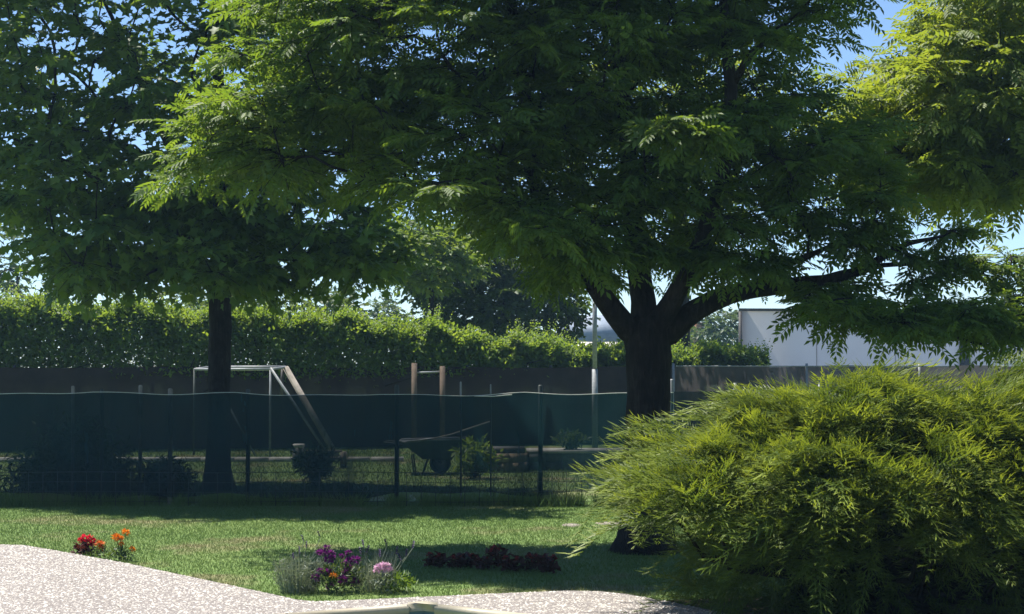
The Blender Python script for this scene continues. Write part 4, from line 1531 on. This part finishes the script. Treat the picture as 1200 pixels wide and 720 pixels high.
BD = 12.55
lv = GX(352, BD)
s_lav = thing("lavender_plant", lv, "mound of silver grey lavender at the left of the flower bed", "plant", "lavender plants")
lf = tuft(rng, 330, .22, .10, .31, .003, base_r=.14)
l2_ = leafy(rng, 800, .21, .27, simple_leaf(.05, .007))
lf.add(np.concatenate(l2_.v), np.concatenate(l2_.f3))
local_part(lf, "foliage", M['silver'], s_lav, (0, 0, 0))
sm = MB()
spk = None
for px, py in [(360, 642), (357, 634), (376, 630), (345, 655), (352, 648)]:
    e = at(px, py, BD) - lv
    stem_to(sm, (e[0] * .4, 0, .15), e)
    if spk is None:
        spk = local_part(spike(), "flower_spike", M['lav'], s_lav, e)
    else:
        again(spk, s_lav, e, random.uniform(0, 6))
local_part(sm, "stems", M['silver'], s_lav, (0, 0, 0))

# purple pompom flowers
pc = GX(397, BD + .02)
pur = thing("purple_flowers", pc, "dark purple pompom flowers in the middle of the flower bed", "flower")
local_part(leafy(rng, 420, .20, .22, simple_leaf(.055, .016)), "foliage", M['herb_dark'], pur, (0, 0, 0))
hd_ = None
sm = MB()
for px, py, s in [(384, 641, .8), (380, 647, 1), (388, 648, 1.1), (375, 646, .8), (386, 655, 1.1), (391, 653, .8), (405, 660, 1), (410, 656, 1), (417, 655, 1.1), (401, 651, .7), (409, 647, .8),
                  (384, 670, 1.2), (371, 675, 1.1), (407, 672, 1.5), (403, 678, 1.2), (388, 686, 1.1), (418, 680, .9), (410, 664, .9), (376, 668, .8), (412, 684, .8)]:
    e = at(px, py, BD + random.uniform(-.12, .06)) - pc
    stem_to(sm, (e[0] * .3, 0, .05), e)
    if hd_ is None:
        hd_ = local_part(ball_head(rng, .03, 46, .030, .014), "flower_head", M['purple'], pur, e, 0, s)
    else:
        again(hd_, pur, e, random.uniform(0, 6), s)
local_part(sm, "stems", M['herb_dark'], pur, (0, 0, 0))
# one orange marigold among them
mg = GX(392, BD - .16)
mo = thing("orange_flower", mg, "single small orange flower among the purple pompoms", "flower")
local_part(ball_head(rng, .03, 30, .035, .012, .3), "flower_head", M['orange'], mo, at(392, 673, BD - .16) - mg, 0, .8)
sm = MB(); stem_to(sm, (0, 0, 0), at(392, 673, BD - .16) - mg)
local_part(sm, "stem", M['herb'], mo, (0, 0, 0))

# green lavender with dark spikes behind
lv2 = GX(437, BD + .1)
g_lav = thing("lavender_plant", lv2, "green lavender with dark purple spikes at the right of the flower bed", "plant", "lavender plants")
lf = tuft(rng, 170, .22, .10, .31, .003, base_r=.14)
l2_ = leafy(rng, 520, .20, .22, simple_leaf(.05, .007))
lf.add(np.concatenate(l2_.v), np.concatenate(l2_.f3))
local_part(lf, "foliage", M['silver'], g_lav, (0, 0, 0))
sm = MB()
for px, py in [(427, 641), (430, 647), (454, 640), (465, 649), (484, 642), (471, 656), (446, 652), (424, 650), (476, 652)]:
    e = at(px, py, BD + .1) - lv2
    stem_to(sm, (e[0] * .5, 0, .08), e, .003)
    again(spk, g_lav, e, random.uniform(0, 6), 1.15)
local_part(sm, "stems", M['silver'], g_lav, (0, 0, 0))

# pink and white flower
pk = GX(450, BD - .08)
pnk = thing("pink_flower", pk, "pale pink and white flower cluster in front of the green lavender", "flower")
hd2 = None
for px, py, s in [(443, 664, 1), (449, 662, 1.1), (455, 662, 1), (458, 667, .9), (447, 668, 1), (441, 668, .8), (453, 667, .9)]:
    e = at(px, py, BD - .08) - pk
    if hd2 is None:
        hd2 = local_part(ball_head(rng, .022, 34, .026, .013, .5), "flower_head", M['pink'], pnk, e, 0, s)
    else:
        again(hd2, pnk, e, random.uniform(0, 6), s)
local_part(leafy(rng, 150, .09, .17, simple_leaf(.05, .013)), "foliage", M['silver'], pnk, (0, 0, 0))
# green leafy plant
gp = GX(468, BD - .02)
grn = thing("leafy_plant", gp, "low bright green leafy plant at the right end of the flower bed", "plant")
local_part(leafy(rng, 260, .13, .14, simple_leaf(.06, .014)), "foliage", M['herb'], grn, (0, 0, 0))
st_ = MB()
for i in range(6):
    stem_to(st_, (0, 0, 0), (rng.uniform(-.1, .1), rng.uniform(-.05, .05), .11))
local_part(st_, "stems", M['herb'], grn, (0, 0, 0))

# red geranium and marigolds at the far left corner of the terrace
gd = GX(103, 14.95)
ger = thing("red_geranium", gd, "bright red geranium with rusty leaves beside the terrace edge at left", "flower")
local_part(leafy(rng, 130, .12, .10, simple_leaf(.05, .04)), "foliage", M['begonia'], ger, (0, 0, .0))
hd3 = None
for px, py, s in [(101, 630, 1.1), (107, 631, 1.1), (99, 635, 1), (105, 636, 1.2), (111, 633, .8), (96, 632, .7), (104, 640, .8)]:
    e = at(px, py, 14.95) - gd
    if hd3 is None:
        hd3 = local_part(ball_head(rng, .03, 30, .032, .022, .8), "flower_head", M['red'], ger, e, 0, s)
    else:
        again(hd3, ger, e, random.uniform(0, 6), s)
sm = MB(); stem_to(sm, (0, 0, 0), at(103, 636, 14.95) - gd, .004)
local_part(sm, "stem", M['herb'], ger, (0, 0, 0))


def marigold(c, heads, label, matn, fol_n, rad):
    t_ = thing("marigold_plant", c, label, "flower", "orange marigolds by the terrace")
    local_part(leafy(rng, fol_n, rad, .12, simple_leaf(.04, .014)), "foliage", M['herb_dark'], t_, (0, 0, 0))
    sm_ = MB()
    h_ = None
    for px, py, s in heads:
        e = at(px, py, c[1]) - c
        stem_to(sm_, (e[0] * .5, 0, 0), e, .003)
        if h_ is None:
            h_ = local_part(ball_head(rng, .03, 36, .034, .016, .3), "flower_head", M[matn], t_, e, 0, s)
        else:
            again(h_, t_, e, random.uniform(0, 6), s)
    local_part(sm_, "stems", M['herb'], t_, (0, 0, 0))


marigold(GX(120, 14.7), [(119, 637, 1.2), (121, 640, .8)], "small rust orange marigold between the red geranium and the taller marigold", 'rust', 90, .10)
marigold(GX(145, 14.55), [(139, 630, 1.3), (143, 631, .9), (149, 624, 1.1), (157, 643, .8), (144, 637, .7)], "tall yellow orange marigold right of the red geranium", 'orange', 220, .13)

# dark red begonias along the shaded bed
proto = None
spots = [(512, 664, 1.0, "leftmost dark red begonia of the row in the shade, next to the lavender"),
         (534, 665, .9, "second dark red begonia from the lavender, low and shaded"),
         (547, 664, 1.15, "third dark red begonia from the lavender, a little taller than its neighbours"),
         (566, 667, .9, "fourth dark red begonia from the lavender, in the shade"),
         (583, 665, 1.2, "tallest dark red begonia in the middle of the shaded row"),
         (601, 669, .95, "begonia just right of the tallest one in the shaded row"),
         (622, 668, 1.0, "second begonia from the trunk end of the shaded row"),
         (641, 671, 1.05, "begonia nearest the thick trunk at the right end of the shaded row")]
for i, (px, py, s, lb) in enumerate(spots):
    p = G(px, py)
    if proto is None:
        proto = thing("begonia_plant", p, lb, "flower", "dark red begonias in the shaded bed")
        local_part(leafy(rng, 110, .11, .15, simple_leaf(.055, .045)), "foliage", M['begonia'], proto, (0, 0, 0))
        h0 = local_part(ball_head(rng, .018, 14, .022, .016, .6), "flower_head", M['dark_red'], proto, (0.03, -.05, .15))
        for k in range(5):
            again(h0, proto, (rng.uniform(-.08, .08), rng.uniform(-.1, .02), rng.uniform(.1, .18)), rng.uniform(0, 6), rng.uniform(.7, 1.2))
        o = proto
    else:
        o = copy_tree(proto)
    o.location = [float(x) for x in p]
    o.rotation_euler = (0, 0, i * 1.3)
    o.scale = (s * rng.uniform(.7, 1.05), s * rng.uniform(.7, 1.05), s * rng.uniform(.6, .95))
    o["label"] = lb

# pale flat stones in the lawn
def stone(px0, px1, py, label, h=.010):
    a, b = G(px0, py), G(px1, py)
    c, L = (a + b) / 2, (b - a)[0]
    k = 14
    ang = np.linspace(0, 2 * math.pi, k, endpoint=False)
    rr = 1 + rng.normal(0, .08, k)
    ring = np.column_stack([np.cos(ang) * L / 2 * rr, np.sin(ang) * .16 * rr])
    v = [(*(c[:2] + q), -.01) for q in ring] + [(*(c[:2] + q * .9), h) for q in ring] + [(*c[:2], h + .006)]
    f = [(i, (i + 1) % k, k + (i + 1) % k, k + i) for i in range(k)] + [(k + i, k + (i + 1) % k, 2 * k) for i in range(k)]
    o = MB().add(v, f).build("flat_stone", M['greywood'], None, loc=c)
    tag(o, label, "stone", "pale flat stones in the lawn")


stone(658, 682, 615.5, "pale flat stone in the lawn, farther from the thick trunk")
stone(697, 728, 613.5, "pale flat stone in the lawn touching the foot of the thick trunk")

# ------------------------------------------------------------------ added blue scatter volume: a veil that lifts and tints the shade
hz_ = MB().box((0, 160, 5.5), (620, 480, 13.0))
hm, hn, ho = new_mat("blue_veil")
pv_ = hn.nodes.new("ShaderNodeVolumePrincipled")
pv_.inputs["Color"].default_value = (0.42, 0.72, 1.0, 1)
pv_.inputs["Density"].default_value = 0.0007
pv_.inputs["Anisotropy"].default_value = 0.35
hn.links.new(pv_.outputs[0], ho.inputs[1])
tag(hz_.build("blue_veil", hm), kind="stuff")
